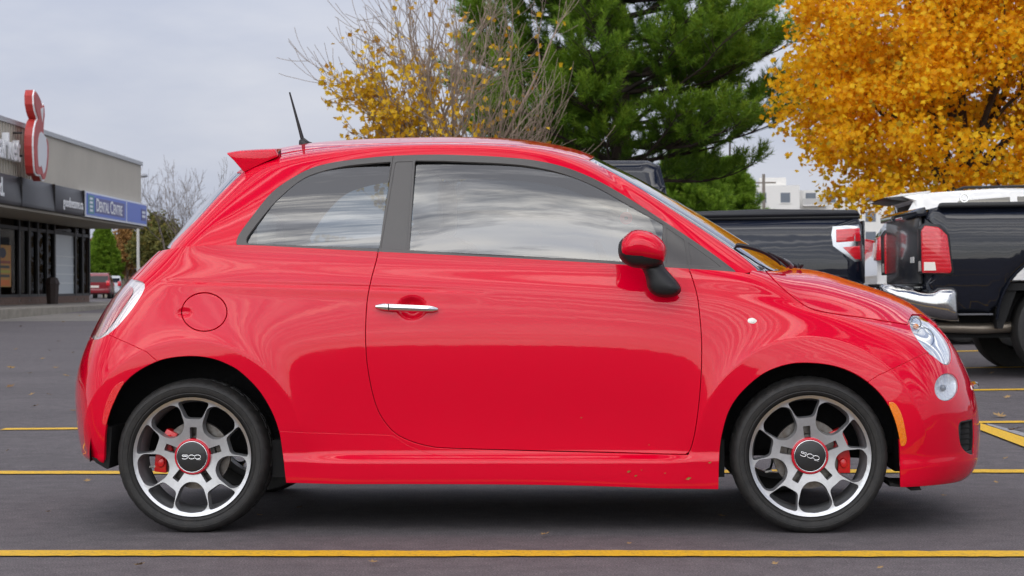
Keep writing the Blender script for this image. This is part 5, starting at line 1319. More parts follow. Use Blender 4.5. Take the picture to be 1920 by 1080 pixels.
for _m in (BLUEB, BLK2):
    _t = NT(_m); _c = _t.add('ShaderNodeTexCoord'); _n = _t.add('ShaderNodeTexNoise'); _n.inputs['Scale'].default_value = 1.7; _n.inputs['Detail'].default_value = 3; _t.link(_c.outputs['Object'], _n.inputs['Vector'])
    _b = _t.add('ShaderNodeBump'); _b.inputs['Strength'].default_value = .13; _b.inputs['Distance'].default_value = .03; _t.link(_n.outputs['Fac'], _b.inputs['Height']); _t.link(_b.outputs[0], _t.b.inputs['Coat Normal'])
TLR = mat('tail_lamp_red', (0.62, 0.010, 0.022), .10, coat=1.0); TLW = mat('reverse_lamp', (.72, .66, .60), .2, coat=1.0); 
def lens_lines(m, sc):
    t = NT(m); c = t.add('ShaderNodeTexCoord'); w_ = t.add('ShaderNodeTexWave', wave_type='BANDS', bands_direction='Z'); w_.inputs['Scale'].default_value = sc; t.link(c.outputs['Object'], w_.inputs['Vector'])
    b_ = t.add('ShaderNodeBump'); b_.inputs['Strength'].default_value = .2; b_.inputs['Distance'].default_value = .004; t.link(w_.outputs['Fac'], b_.inputs['Height']); t.link(b_.outputs[0], t.b.inputs['Normal'])
    r_ = t.add('ShaderNodeMix', data_type='RGBA'); t.link(w_.outputs['Fac'], r_.inputs[0]); c0_ = tuple(t.b.inputs['Base Color'].default_value); r_.inputs[6].default_value = tuple(x * .9 for x in c0_[:3]) + (1,); r_.inputs[7].default_value = c0_; t.link(r_.outputs[2], t.b.inputs['Base Color'])
lens_lines(TLR, 9.0)
RIMS = mat('truck_rim', (.5, .5, .51), .3, .9)
# ---- black pickup nose to the left, its tail behind the red car's bonnet
FY = 11.0; fx_t = 2.82; fz_ = float(gz(1.5, FY + .5))
def fpx(px, py, off=0.0):                               # flank pixel -> local (x from the tail forwards, z)
    p = at_y(px, py, FY + off); return (-(p[0] - fx_t), p[2] - fz_)
ra = 0.53; wc = 1.30
prof = [(0.02, .62), (0.0, .80), (0.0, 1.10), (0.01, 1.36), (0.05, 1.44), (1.79, 1.43)] + \
       [(1.83, 1.47), (1.87, 1.74), (1.92, 1.95), (2.04, 2.00), (3.0, 2.01), (3.50, 1.98), (3.85, 1.80), (4.25, 1.42), (4.45, 1.30), (5.3, 1.22), (5.72, 1.12), (5.82, .95), (5.84, .62), (5.7, .45)] + \
       arc(4.95, .42, .48, 5, 175, 14) + [(4.45, .42), (1.85, .42)] + arc(wc, .50, ra, 8, 172, 16) + [(.75, .55)]
def ftum(x, z): return 0.03 + max(0, z - 1.02) * 0.05 + max(0, z - 1.45) * .30 + 0.035 * ((z - .95) / .45) ** 2 * (1 if z < 1.5 else 0)
lamp_o = [fpx(*p) for p in ((1563,424),(1613,420.5),(1617,440),(1617,489.5),(1604,491),(1563,461),(1560,440))]
lamp_o = [(max(.008, x), z) for x, z in lamp_o]
regs = [('side_window', [(2.04, 1.50), (2.02, 1.72), (2.08, 1.88), (2.9, 1.90), (2.9, 1.50)]), ('side_window', [(2.98, 1.50), (2.98, 1.90), (3.45, 1.88), (3.72, 1.75), (4.0, 1.49)]), ('lamp_frame', lamp_o)]
TA, emA, (sva, sfa) = vehicle('black_pickup_truck', 'black pickup truck with chrome-framed tail light, its bed showing behind the red bonnet', 'pickup truck', (fx_t, FY, fz_), -1, prof, 2.0, ftum, .07, regs, [BLUEB, DG, DG, mat('lamp_chrome', (.42, .43, .44), .18, 1.0)], group='black pickup trucks', grid=.085)
skin(TA, -1, sva, sfa, [i for i in range(len(sfa))], 'body_skin', BLUEB)
def flank_piece(root, h, name, poly, m, tum, dy, th, bev=.006):
    mb = MB(); n = len(poly); V = [(x * h, tum(x, z) + dy, z) for x, z in poly] + [(x * h, tum(x, z) + dy + th, z) for x, z in poly]
    mb.addm(V, [tuple(range(n)), tuple(range(2 * n - 1, n - 1, -1))] + [(i, n + i, n + (i + 1) % n, (i + 1) % n) for i in range(n)]); return mb.build(name, m, root, fixn=True, bevel=bev)
for p_, m_, nm in (([(1569,430),(1614,427),(1615,452),(1569,454)], TLR, 'tail_light'), ([(1581,463.5),(1614,460.5),(1615,486),(1604,486)], TLR, 'tail_light')):
    flank_piece(TA, -1, nm, [(max(.014, fpx(*q_)[0]), fpx(*q_)[1]) for q_ in p_], m_, lambda x, z: ftum(x, z) + .07 * max(0, 1 - x / .07) ** 2 * .9, -.012, .05)
hb(TA, -1, 'rear_bumper', (-.16, .12, .52), (.05, 1.88, .76), CHROME, .03); hb(TA, -1, 'bumper_step', (-.17, .35, .755), (.0, 1.65, .785), BLKP)
hb(TA, -1, 'tailgate', (-.02, .16, .80), (.0, 1.84, 1.40), BLUEB, .008); hb(TA, -1, 'tailgate_handle', (-.045, .85, 1.18), (-.02, 1.15, 1.27), BLKP, .008)
# soft cover over the bed with a rolled edge
mb = MB(); mb.prism([(.02, 1.445), (.06, 1.50), (.9, 1.515), (1.77, 1.49), (1.79, 1.43)], 1, .10, 1.90); mb.v = [(-x, y, z) for x, y, z in mb.v]; mb.build('bed_cover', mat('cover_vinyl', (.012, .013, .018), .38), TA, bevel=.025, seg=3, fixn=True)
mb = MB(); mb.tube([(-x, ftum(x, 1.43) + .045, 1.432 - .004 * x) for x in (.03, .5, 1.0, 1.4, 1.78)], .018, 8); mb.build('bed_rail', BLKP, TA, smooth=True)
mb = MB(); mb.tube([(-x, ftum(x, z) + .004, z) for x, z in arc(wc, .50, ra + .012, 0, 180, 20)], .016, 6); mb.build('wheel_arch_trim', BLKP, TA, smooth=True)
hb(TA, -1, 'chassis', (.2, .3, .40), (5.5, 1.7, .70), BLKS); hb(TA, -1, 'bed_floor', (.1, .1, .72), (2.0, 1.9, .78), BLKS)
for cx in (wc, 4.95):
    for cy in (.06, 1.94): tyre_simple(TA, -1, cx, cy, .40, .24, .24, RIMS)
# ---- second black pickup, tail towards the first
RY = 8.85; RX = 3.05; rz_ = float(gz(4.5, RY + .8)) - .02
ra2 = .56; wc2 = 1.16
prof = [(0.02, .64), (0.0, .80), (0.0, 1.10), (0.0, 1.34), (0.03, 1.425), (0.10, 1.44), (2.15, 1.46), (2.2, 1.50), (2.25, 1.75), (2.35, 1.90), (3.3, 1.95), (4.0, 1.90), (4.6, 1.45), (5.6, 1.30), (5.75, 1.0), (5.7, .5)] + arc(5.0, .42, .50, 5, 175, 14) + [(4.4, .42), (2.05, .42)] + arc(wc2, .50, ra2, 8, 172, 18) + [(.575, .60), (.53, .545), (.20, .545)]
def rtum(x, z): return 0.03 + max(0, z - 1.15) * .06 + max(0, z - 1.5) * .28 + .045 * max(0, (.95 - z)) + .03 * ((z - 1.0) / .45) ** 2 * (1 if z < 1.5 else 0)
regs = [('side_window', [(2.42, 1.52), (2.42, 1.84), (3.2, 1.86), (3.2, 1.52)]), ('side_window', [(3.28, 1.52), (3.28, 1.86), (3.95, 1.82), (4.35, 1.52)])]
TB, emB, (svb, sfb) = vehicle('black_pickup_truck', 'black pickup truck with broad chrome rear bumper at the right edge, tailgate facing left', 'pickup truck', (RX, RY, rz_), 1, prof, 2.02, rtum, .05, regs, [BLK2, DG, DG], rz=R(1.5), group='black pickup trucks', grid=.085)
skin(TB, 1, svb, sfb, list(range(len(sfb))), 'body_skin', BLK2)
hb(TB, 1, 'tailgate', (-.035, .20, .80), (-.002, 1.80, 1.37), mat('dusty_black_paint', (.014, .016, .02), .4, coat=.6, coat_r=.12, noise=(4, .4, (.035, .036, .036))), .01)
mb = MB(); mb.prism([(-.07, 1.36), (-.075, 1.41), (.0, 1.445), (.02, 1.37)], 1, .10, 1.90); mb.build('tailgate_cap', BLK2, TB, bevel=.008, fixn=True)
mb = MB(); mb.prism([(.10, 1.438), (.12, 1.475), (2.1, 1.49), (2.14, 1.455)], 1, .05, .12); mb.build('bed_rail', BLKP, TB, bevel=.01, fixn=True)
for yy_ in (.02, 1.82):
    mb = MB(); pts_ = [(-.045, .89), (-.05, 1.24), (-.02, 1.285), (.10, 1.27), (.17, 1.20), (.205, .91), (.19, .885)]
    mb.prism(pts_, 1, yy_ - .004, yy_ + .19); tl_ = mb.build('tail_light', TLR, TB, bevel=.018, seg=3, fixn=True)
    sgn = -1 if yy_ < 1 else 1; y_ = yy_ - .009 if sgn < 0 else yy_ + .189
    mb = MB(); mb.prism([(-.052, .905), (-.052, .99), (-.045, .99), (-.045, .905)], 1, yy_ + .02, yy_ + .12); mb.build('reverse_light', TLW, tl_, fixn=True)
    mb = MB(); mb.prism([(-.03, .91), (-.03, .98), (.06, .98), (.07, .91)], 1, y_, y_ + .006); mb.build('reverse_light', TLW, tl_, fixn=True)
    mb = MB(); mb.prism([(-.03, .885), (-.05, .88), (-.055, 1.26), (-.02, 1.305), (.11, 1.29), (.185, 1.21), (.225, .89), (.20, .865)], 1, yy_ + .01, yy_ + .17); mb.build('lamp_surround', BLKP, TB, bevel=.006, fixn=True)
DCH = mat('dull_chrome', (.50, .50, .50), .14, 1.0, bump=(7, .35))
pts_ = [(-.20, .50), (-.22, .56), (-.215, .76), (-.19, .79), (.20, .80), (.27, .775), (.29, .52), (.24, .49)]
for a_, b_ in ((1.42, 2.04),):
    mb = MB(); mb.prism(pts_, 1, a_, b_); mb.build('rear_bumper', DCH, TB, bevel=.02, seg=3, fixn=True)
def to_local(o, rz, P):
    P = A(P, float) - A(list(o.location)); c, s_ = math.cos(-rz), math.sin(-rz); return np.stack([P[:, 0] * c - P[:, 1] * s_, P[:, 0] * s_ + P[:, 1] * c, P[:, 2]], 1)
mb = pillow([(1650,542),(1656,533),(1690,534),(1728,541),(1746,542),(1757,536.5),(1788,537),(1796,550),(1799,596),(1791,602),(1755,598),(1700,586),(1662,566)], RY + .10, .13, .45, 4, pw=.38, grid=.03)
mb.v = [tuple(p) for p in to_local(TB, R(1.5), mb.v)]; weld(mb.build('rear_bumper', DCH, TB, smooth=True, ang=R(70)))
mb = MB(); mb.prism([(-.19, .52), (-.205, .74), (.0, .75), (.0, .52)], 1, .62, 1.42); mb.build('bumper_centre', BLKP, TB, bevel=.01, fixn=True)
hb(TB, 1, 'bumper_step', (-.215, .30, .775), (.02, 1.74, .80), BLKP, .005); hb(TB, 1, 'number_plate', (-.213, .86, .56), (-.206, 1.16, .71), mat('plate', (.7, .7, .72), .4))
hb(TB, 1, 'lower_rocker', (.20, .06, .535), (.55, .12, .55), mat('rocker_grey', (.10, .10, .11), .4), .004)
gl_ = hb(TB, 1, 'badge', (-.040, .42, .98), (-.034, .58, 1.03), WHP)
mb = MB(); mb.tube([(-.05, .27, .44), (.5, .27, .42), (1.0, .34, .44)], .045, 14, cap=False); mb.tube([(-.05, .27, .44), (.3, .27, .425)], .036, 14, cap=False); mb.build('exhaust_pipe', mat('exhaust_steel', (.30, .26, .21), .4, .8), TB, smooth=True)
mb = MB(); mb.tube([(-.16, .75, .47), (.4, .75, .47)], .03, 8); mb.tube([(-.1, .3, .48), (-.1, 1.7, .48)], .035, 8); mb.build('tow_bar', mat('tow_steel', (.5, .5, .5), .35, .9), TB, smooth=True)
hb(TB, 1, 'chassis', (.12, .35, .34), (5.3, 1.65, .72), BLKS); hb(TB, 1, 'bed_floor', (.1, .1, .74), (2.1, 1.9, .8), BLKS)
mb = MB(); mb.prism([(.60, .42), (.64, .42), (.76, .74), (.69, .80), (.58, .60)], 1, .12, .5); mb.build('mud_flap', BLKS, TB, fixn=True)
mb = MB(); mb.tube([(x, rtum(x, z) + .006, z) for x, z in arc(wc2, .50, ra2 + .01, 0, 180, 22)], .012, 6); mb.build('wheel_arch_trim', BLK2, TB, smooth=True)
for k, xx_ in enumerate((.32, .95)):
    mb = MB(); mb.tube([(xx_ + .035 * math.cos(a), .085, 1.515 + .035 * math.sin(a)) for a in np.linspace(0, 2 * math.pi, 13)], .007, 6, cap=False); mb.build('tie_ring', CHROME, TB, smooth=True)
for cx in (wc2, 5.0):
    for cy in (.10, 1.92): tyre_simple(TB, 1, cx, cy, .415, .27, .23, RIMS)
# ---- white estate beyond the trucks
SY = 14.6; SX = 3.46; sz_ = float(gz(4.5, SY + .8))
prof = [(0.05, .45), (0.0, .62), (0.0, .95), (0.06, 1.06), (0.30, 1.42), (0.42, 1.62), (0.30, 1.675), (0.55, 1.715), (1.4, 1.765), (2.4, 1.75), (2.9, 1.66), (3.5, 1.20), (3.7, 1.12), (4.5, 1.0), (4.75, .82), (4.78, .45)] + arc(4.0, .33, .38, 5, 175, 12) + [(3.55, .28), (1.35, .28)] + arc(.95, .33, .38, 5, 175, 12) + [(.5, .33)]
def stum(x, z): return .02 + max(0, z - 1.0) * .22 + .05 * max(0, .6 - z) + .10 * max(0, 1 - x / .25) ** 2
regs = [('side_window', [(.80, 1.45), (.92, 1.62), (1.5, 1.66), (1.5, 1.22), (.95, 1.24)]), ('side_window', [(1.58, 1.22), (1.58, 1.665), (2.38, 1.655), (2.75, 1.58), (3.1, 1.24)])]
TC, emC, (svc, sfc) = vehicle('white_car', 'white estate car with red tail light seen between the two black pickups', 'car', (SX, SY, sz_), 1, prof, 1.84, stum, .06, regs, [WHP, DG, DG], grid=.09)
skin(TC, 1, svc, sfc, [i for i in range(len(sfc)) if i not in (3, 4)], 'body_skin', WHP); skin(TC, 1, svc, sfc, [3, 4], 'rear_window', DG)
mb = MB(); mb.prism([(.10, 1.655), (.30, 1.70), (.62, 1.73), (.60, 1.69), (.34, 1.62)], 1, .24, 1.60); mb.build('rear_spoiler', mat('spoiler_dark', (.06, .06, .06), .4), TC, bevel=.01, fixn=True)
mb = MB(); mb.prism([(.09, 1.664), (.30, 1.708), (.62, 1.74), (.60, 1.705), (.3, 1.68)], 1, .23, 1.61); mb.build('spoiler_top', WHP, TC, bevel=.006, fixn=True)
for y_ in (.03, 1.55):
    mb = MB(); mb.prism([(-.03, .94), (-.01, 1.20), (.05, 1.23), (.30, 1.18), (.34, .96)], 1, y_, y_ + .26); mb.build('tail_light', TLR, TC, bevel=.02, seg=3, fixn=True)
    mb = MB(); mb.prism([(-.045, .98), (-.03, 1.15), (-.015, 1.15), (-.02, .98)], 1, y_ + (.18 if y_ < 1 else .03), y_ + (.23 if y_ < 1 else .08)); mb.build('reverse_light', TLW, TC, fixn=True)
hb(TC, 1, 'rear_bumper', (-.05, .12, .42), (.10, 1.72, .66), WHP, .04, 3); hb(TC, 1, 'chassis', (.2, .25, .25), (4.5, 1.6, .6), BLKS)
mb = MB(); mb.tube([(x, .26, z) for x, z in ((.9, 1.735), (1.0, 1.775), (2.2, 1.79), (2.4, 1.755))], .016, 6); mb.build('roof_rail', BLKP, TC, smooth=True)
for cx in (.95, 4.0):
    for cy in (.05, 1.79): tyre_simple(TC, 1, cx, cy, .33, .21, .22, RIMS)
# ---- small cars far off by the shops
def far_car(name, label, px, D, col, tall, rz, lampm=True):
    p = CAM + D * _f + (px - 960) / FPX * D * _r; g_ = float(gz(p[0], p[1]))
    m_ = mat(name + '_paint', col, .3, coat=1.0); t = tall
    prof = [(0.03, .35), (0, .55), (.02, .92), (.22, 1.35 * t), (.40, 1.50 * t), (1.6, 1.55 * t), (2.5, 1.48 * t), (3.3, 1.0), (4.3, .86), (4.45, .6), (4.42, .35)] + arc(3.65, .3, .35, 5, 175, 8) + [(3.2, .25), (1.2, .25)] + arc(.85, .3, .35, 5, 175, 8) + [(.45, .3)]
    tm_ = lambda x, z: .02 + max(0, z - .92) * .24 + .12 * max(0, 1 - x / .2) ** 2
    rg = [('side_window', [(.55, 1.0), (.62, 1.42 * t), (1.5, 1.46 * t), (1.5, 1.0)]), ('side_window', [(1.58, 1.0), (1.58, 1.46 * t), (2.35, 1.42 * t), (3.0, 1.02)])]
    rt, em, (s1, s2) = vehicle(name, label, 'car', (p[0], p[1], g_), 1, prof, 1.75, tm_, .05, rg, [m_, DG, DG], rz=rz, grid=.15)
    skin(rt, 1, s1, s2, [i for i in range(len(s2)) if i != 2], 'body_skin', m_); skin(rt, 1, s1, s2, [2], 'rear_window', DG)
    for y_ in (.06, 1.49):
        mb = MB(); mb.prism([(-.03, .72), (-.02, 1.0), (.16, .98), (.18, .74)], 1, y_, y_ + .20); mb.build('tail_light', TLR, rt, bevel=.02, fixn=True)
    hb(rt, 1, 'rear_bumper', (-.05, .1, .32), (.1, 1.65, .56), m_, .03); hb(rt, 1, 'number_plate', (-.03, .65, .62), (-.01, 1.1, .74), TLW)
    for cx in (.85, 3.65):
        for cy in (.04, 1.71): tyre_simple(rt, 1, cx, cy, .31, .2, .2, RIMS)
    return rt
far_car('red_car', 'small dark red car parked beyond the corner of the shop', 208, 104, (.20, .006, .014), .94, R(102))
far_car('silver_car', 'silver car parked just right of the small red car', 229, 112, (.60, .62, .64), .88, R(104))
# ================================================================== trees
class Wood:
    def __init__(s): s.V = []; s.F = []; s.n = 0
    def tube(s, P, Rd, seg=5):
        P = A(P, float); n = len(P); Rd = np.broadcast_to(A(Rd, float), (n,))
        t = np.gradient(P, axis=0); t /= np.linalg.norm(t, axis=1, keepdims=True) + 1e-9
        ref = np.where(np.abs(t[:, [2]]) < .9, A([[0, 0, 1.0]]), A([[1.0, 0, 0]])); a = np.cross(t, ref); a /= np.linalg.norm(a, axis=1, keepdims=True) + 1e-9; b = np.cross(t, a)
        an = np.arange(seg) * 2 * np.pi / seg
        V = P[:, None] + Rd[:, None, None] * (np.cos(an)[None, :, None] * a[:, None] + np.sin(an)[None, :, None] * b[:, None])
        i, k = np.meshgrid(np.arange(n - 1), np.arange(seg), indexing='ij'); k2 = (k + 1) % seg
        F = np.stack([i * seg + k, i * seg + k2, (i + 1) * seg + k2, (i + 1) * seg + k], -1).reshape(-1, 4)
        s.V.append(V.reshape(-1, 3)); s.F.append(F + s.n); s.n += n * seg
    def build(s, name, m, par): return ob(name, mesh_np(name, np.concatenate(s.V), np.concatenate(s.F)), m, par)
def attr_mat(name, stops, rough=.6, tl=.3):
    """colour picked by each leaf's own random value"""
    if name in _mats: return _mats[name]
    m = bpy.data.materials.new(name); m.use_nodes = True; t = NT(m); at = t.add('ShaderNodeAttribute'); at.attribute_name = 'rnd'
    r = t.add('ShaderNodeValToRGB'); cr = r.color_ramp
    while len(cr.elements) < len(stops): cr.elements.new(.5)
    for e_, (p, c) in zip(cr.elements, stops): e_.position = p; e_.color = (*c, 1)
    t.link(at.outputs['Fac'], r.inputs[0]); t.link(r.outputs[0], t.b.inputs['Base Color']); t.b.inputs['Roughness'].default_value = rough; t.b.inputs['Specular IOR Level'].default_value = .25
    tr = t.add('ShaderNodeBsdfTranslucent'); mx_ = t.add('ShaderNodeMixShader'); mx_.inputs[0].default_value = tl; t.link(r.outputs[0], tr.inputs[0]); t.link(t.b.outputs[0], mx_.inputs[1]); t.link(tr.outputs[0], mx_.inputs[2]); t.link(mx_.outputs[0], t.n['Material Output'].inputs[0])
    _mats[name] = m; return m
def rand_rot(n, up=None, spread=1.0):
    nrm = rng.normal(size=(n, 3)); 
    if up is not None: nrm = nrm * spread + A(up)
    nrm /= np.linalg.norm(nrm, axis=1, keepdims=True); a = np.cross(nrm, rng.normal(size=(n, 3))); a /= np.linalg.norm(a, axis=1, keepdims=True) + 1e-9; return nrm, a, np.cross(nrm, a)
LOBE = A([(0, -.9), (.35, -.45), (.95, -.1), (.55, .2), (.6, .62), (.2, .5), (0, 1.05), (-.2, .5), (-.6, .62), (-.55, .2), (-.95, -.1), (-.35, -.45)])
QUAD = A([(0, -1), (.6, 0), (0, 1), (-.6, 0)])
def leaves(name, C, size, m, par, shape=LOBE, up=(0, -.6, .5), spread=1.0, fold=.25, rnd=None):
    n = len(C); nrm, a, b = rand_rot(n, up, spread); s_ = A(size) * rng.uniform(.7, 1.25, n); k = len(shape)
    V = C[:, None] + s_[:, None, None] * (shape[None, :, 0, None] * a[:, None] + shape[None, :, 1, None] * b[:, None] + (np.abs(shape[:, 0]) * fold)[None, :, None] * nrm[:, None])
    if k > 4:
        F = A([[j, (j + 1) % k, -1] for j in range(k)]); V = np.concatenate([C[:, None], V], 1); kk = k + 1
        F = A([[0, 1 + j, 1 + (j + 1) % k] for j in range(k)]); F = (F[None] + (np.arange(n) * kk)[:, None, None]).reshape(-1, 3)
    else:
        kk = k; F = (A([[0, 1, 2, 3]])[None] + (np.arange(n) * kk)[:, None, None]).reshape(-1, 4)
    me = mesh_np(name, V.reshape(-1, 3), F, None, False); rr = rng.uniform(0, 1, n) if rnd is None else rnd
    at = me.attributes.new('rnd', 'FLOAT', 'POINT'); at.data.foreach_set('value', np.repeat(rr, kk).astype(np.float32))
    return ob(name, me, m, par)
def unit(v): return v / (np.linalg.norm(v) + 1e-9)
def grow(W, p, d, L, r, lvl, maxl, tips, nseg=6, up=.25, wob=.16, kids=(3, 4), ratio=.62, ang=(25, 50), keep=None, allp=None, minr=.004):
    P = [p.copy()]; dd = unit(d)
    for i in range(nseg):
        dd = unit(dd + rng.normal(size=3) * wob + A([0, 0, up * .25])); P.append(P[-1] + dd * L / nseg)
    P = A(P); r1 = max(minr, r * .45); W.tube(P, np.linspace(r, r1, len(P)), 6 if r > .05 else (4 if r > .012 else 3))
    if allp is not None and lvl >= maxl - 1: allp.extend(list(P[1:]))
    if lvl >= maxl: tips.append(P[-1]); return
    n = rng.integers(kids[0], kids[1] + 1)
    for j in range(n):
        f = rng.uniform(.30, 1.0) if j else 1.0; i = f * nseg; a_ = int(min(i, nseg - 1)); q_ = P[a_] + (P[a_ + 1] - P[a_]) * (i - a_)
        ax = unit(np.cross(dd, rng.normal(size=3))); an = R(rng.uniform(*ang)) * (0.5 if j == 0 else 1.0); base = unit(P[a_ + 1] - P[a_])
        nd = base * math.cos(an) + ax * math.sin(an)
        grow(W, q_, nd, L * ratio * rng.uniform(.75, 1.15), max(minr, (r + (r1 - r) * f) * (.62 if j else .85)), lvl + 1, maxl, tips, nseg, up, wob, kids, ratio, ang, keep, allp, minr)
def at_ground(px, D):
    p = CAM + D * _f + (px - 960) / FPX * D * _r; return A([p[0], p[1], float(gz(p[0], p[1]))])
BARK = mat('maple_bark', (0.36, 0.275, 0.21), .9, noise=(9, .4), bump=(40, .6)); BARKD = mat('dark_bark', (0.055, 0.040, 0.030), .9, noise=(9, .4), bump=(40, .6)); BARKG = mat('grey_bark', (0.24, .20, .17), .9, noise=(9, .3))

# ---- golden maple on the right
GOLD = attr_mat('golden_leaf', [(0.0, (.56, .21, .004)), (.15, (.82, .42, .006)), (.5, (.95, .56, .012)), (.85, (.98, .70, .03)), (.95, (.70, .50, .03)), (1, (.34, .32, .04))], .55, .58)
b0 = at_ground(1812, 32); GM = empty('golden_maple_tree', tuple(b0)); tag(GM, 'maple tree in full golden-orange autumn leaf behind the vehicles on the right', 'tree')
W = Wood(); tips = []; allp = []
W.tube(A([(0, 0, -.1), (.02, 0, .8), (.0, .02, 1.5), (.03, 0, 2.2)]), [.19, .17, .15, .13], 8)
for j in range(9):
    a = j * 2.4; el = R(rng.uniform(28, 62)); z = rng.uniform(1.4, 2.3)
    grow(W, A([0, 0, z]), A([math.cos(a) * math.cos(el), math.sin(a) * math.cos(el), math.sin(el)]), rng.uniform(2.0, 2.7), .075, 1, 4, tips, 6, .2, .13, (3, 4), .60, (22, 52), allp=allp)
for j in range(3): grow(W, A([0, 0, 2.1]), A([rng.normal() * .2, rng.normal() * .2, 1.0]), 2.9, .095, 1, 4, tips, 6, .3, .1, (3, 4), .62, (22, 50), allp=allp)
tr_ = W.build('trunk', BARKD, GM)
AP_ = A(allp); n = 17000
C = AP_[rng.integers(0, len(AP_), n)] + rng.normal(size=(n, 3)) * A([.19, .19, .15])

# low skirt of foliage drooping round the crown
nc_ = 330; a = rng.uniform(0, 2 * np.pi, nc_); cz = rng.uniform(-1, 1, nc_); rr = rng.uniform(.45, 1.0, nc_) ** .6; cz = cz * .98
cc_ = np.stack([3.2 * rr * np.sqrt(1 - cz ** 2) ** np.where(cz < 0, .38, .8) * np.cos(a), 3.2 * rr * np.sqrt(1 - cz ** 2) ** np.where(cz < 0, .38, .8) * np.sin(a), 4.15 + 2.95 * rr * cz], 1)
C2 = np.repeat(cc_, 130, 0) + rng.normal(size=(nc_ * 130, 3)) * A([.23, .23, .15])
C = np.concatenate([C, C2]); C = C[np.hypot(C[:, 0], C[:, 1]) < 3.3 + .25 * np.sin(5 * np.arctan2(C[:, 1], C[:, 0]) + C[:, 2] * 1.7)]
leaves('crown', C, .056, GOLD, GM, LOBE, (-.2, -.8, .6), .9)

# ---- nearly bare maple behind the roof
YLW = attr_mat('yellow_leaf', [(0, (.45, .20, .008)), (.4, (.66, .38, .012)), (1, (.78, .52, .03))], .55, .35)
b0 = at_ground(838, 29); BM = empty('bare_maple_tree', tuple(b0)); tag(BM, 'almost bare maple with a few yellow leaves rising behind the red roof', 'tree')
W = Wood(); tips = []; allp = []
for j in range(6):
    a = j * 2.4 + .5; el = R(rng.uniform(70, 86))
    grow(W, A([rng.normal() * .06, rng.normal() * .06, .1]), A([math.cos(a) * math.cos(el), math.sin(a) * math.cos(el), math.sin(el)]), rng.uniform(2.5, 3.2), .074, 1, 4, tips, 7, .14, .07, (5, 7), .58, (18, 44), allp=allp, minr=.0042)
for j in range(8):
    a = (0.0, 3.14, 2.8, .35, 3.5, -.3, 2.4, .8)[j]; el = R(rng.uniform(25, 50)); grow(W, A([0, 0, rng.uniform(1.5, 2.3)]), A([math.cos(a) * math.cos(el), math.sin(a) * math.cos(el) * .6, math.sin(el)]), rng.uniform(1.1, 1.4), .034, 2, 4, tips, 7, .15, .09, (4, 6), .60, (18, 46), allp=allp, minr=.005)
W.build('trunk', BARK, BM)
AP_ = A(allp); pxy = proj(AP_ + b0); low_left = sstep(880, 660, pxy[:, 0]) * sstep(60, 200, pxy[:, 1]) + .25 * sstep(980, 800, pxy[:, 0]) * sstep(150, 240, pxy[:, 1]) + .03
sel = AP_[rng.uniform(size=len(AP_)) < np.clip(low_left * .6, 0, 1)]
sel = sel[proj(sel + b0)[:, 0] > 605]; C = np.repeat(sel, 3, 0) + rng.normal(size=(len(sel) * 3, 3)) * .06
if len(C) > 2600: C = C[rng.permutation(len(C))[:2600]]
leaves('leaf_remnants', C, .052, YLW, BM, LOBE, (0, -.7, .3), .9)

# ---- big pine
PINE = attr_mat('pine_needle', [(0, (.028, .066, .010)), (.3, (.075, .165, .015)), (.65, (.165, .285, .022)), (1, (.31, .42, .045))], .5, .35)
def tuft_set(Bs, Ds, nn, L, nl, wid, par, name, m, bright=None):
    """brushes of needles: Bs base points, Ds axis directions"""
    T_ = len(Bs); Ds = Ds / (np.linalg.norm(Ds, axis=1, keepdims=True) + 1e-9)
    t = rng.uniform(0, 1, (T_, nn)); base = Bs[:, None] + Ds[:, None] * (t * L)[..., None]
    rv = rng.normal(size=(T_, nn, 3)); rv -= (rv * Ds[:, None]).sum(-1, keepdims=True) * Ds[:, None]; rv /= np.linalg.norm(rv, axis=-1, keepdims=True) + 1e-9
    fw = rng.uniform(.35, 1.0, (T_, nn, 1)) + t[..., None] * .6
    nd = rv * 1.0 + Ds[:, None] * fw; nd /= np.linalg.norm(nd, axis=-1, keepdims=True); ln = nl * rng.uniform(.7, 1.15, (T_, nn, 1))
    sd_ = np.cross(nd, rng.normal(size=(T_, nn, 3))); sd_ /= np.linalg.norm(sd_, axis=-1, keepdims=True) + 1e-9
    V = np.stack([base - sd_ * wid, base + sd_ * wid, base + nd * ln], 2).reshape(-1, 3); F = np.arange(len(V)).reshape(-1, 3)
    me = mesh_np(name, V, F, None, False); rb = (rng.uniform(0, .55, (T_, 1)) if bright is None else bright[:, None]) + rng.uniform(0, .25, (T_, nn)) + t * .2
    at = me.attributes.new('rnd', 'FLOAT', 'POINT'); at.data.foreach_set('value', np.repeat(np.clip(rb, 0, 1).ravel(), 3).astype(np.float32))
    return ob(name, me, m, par)
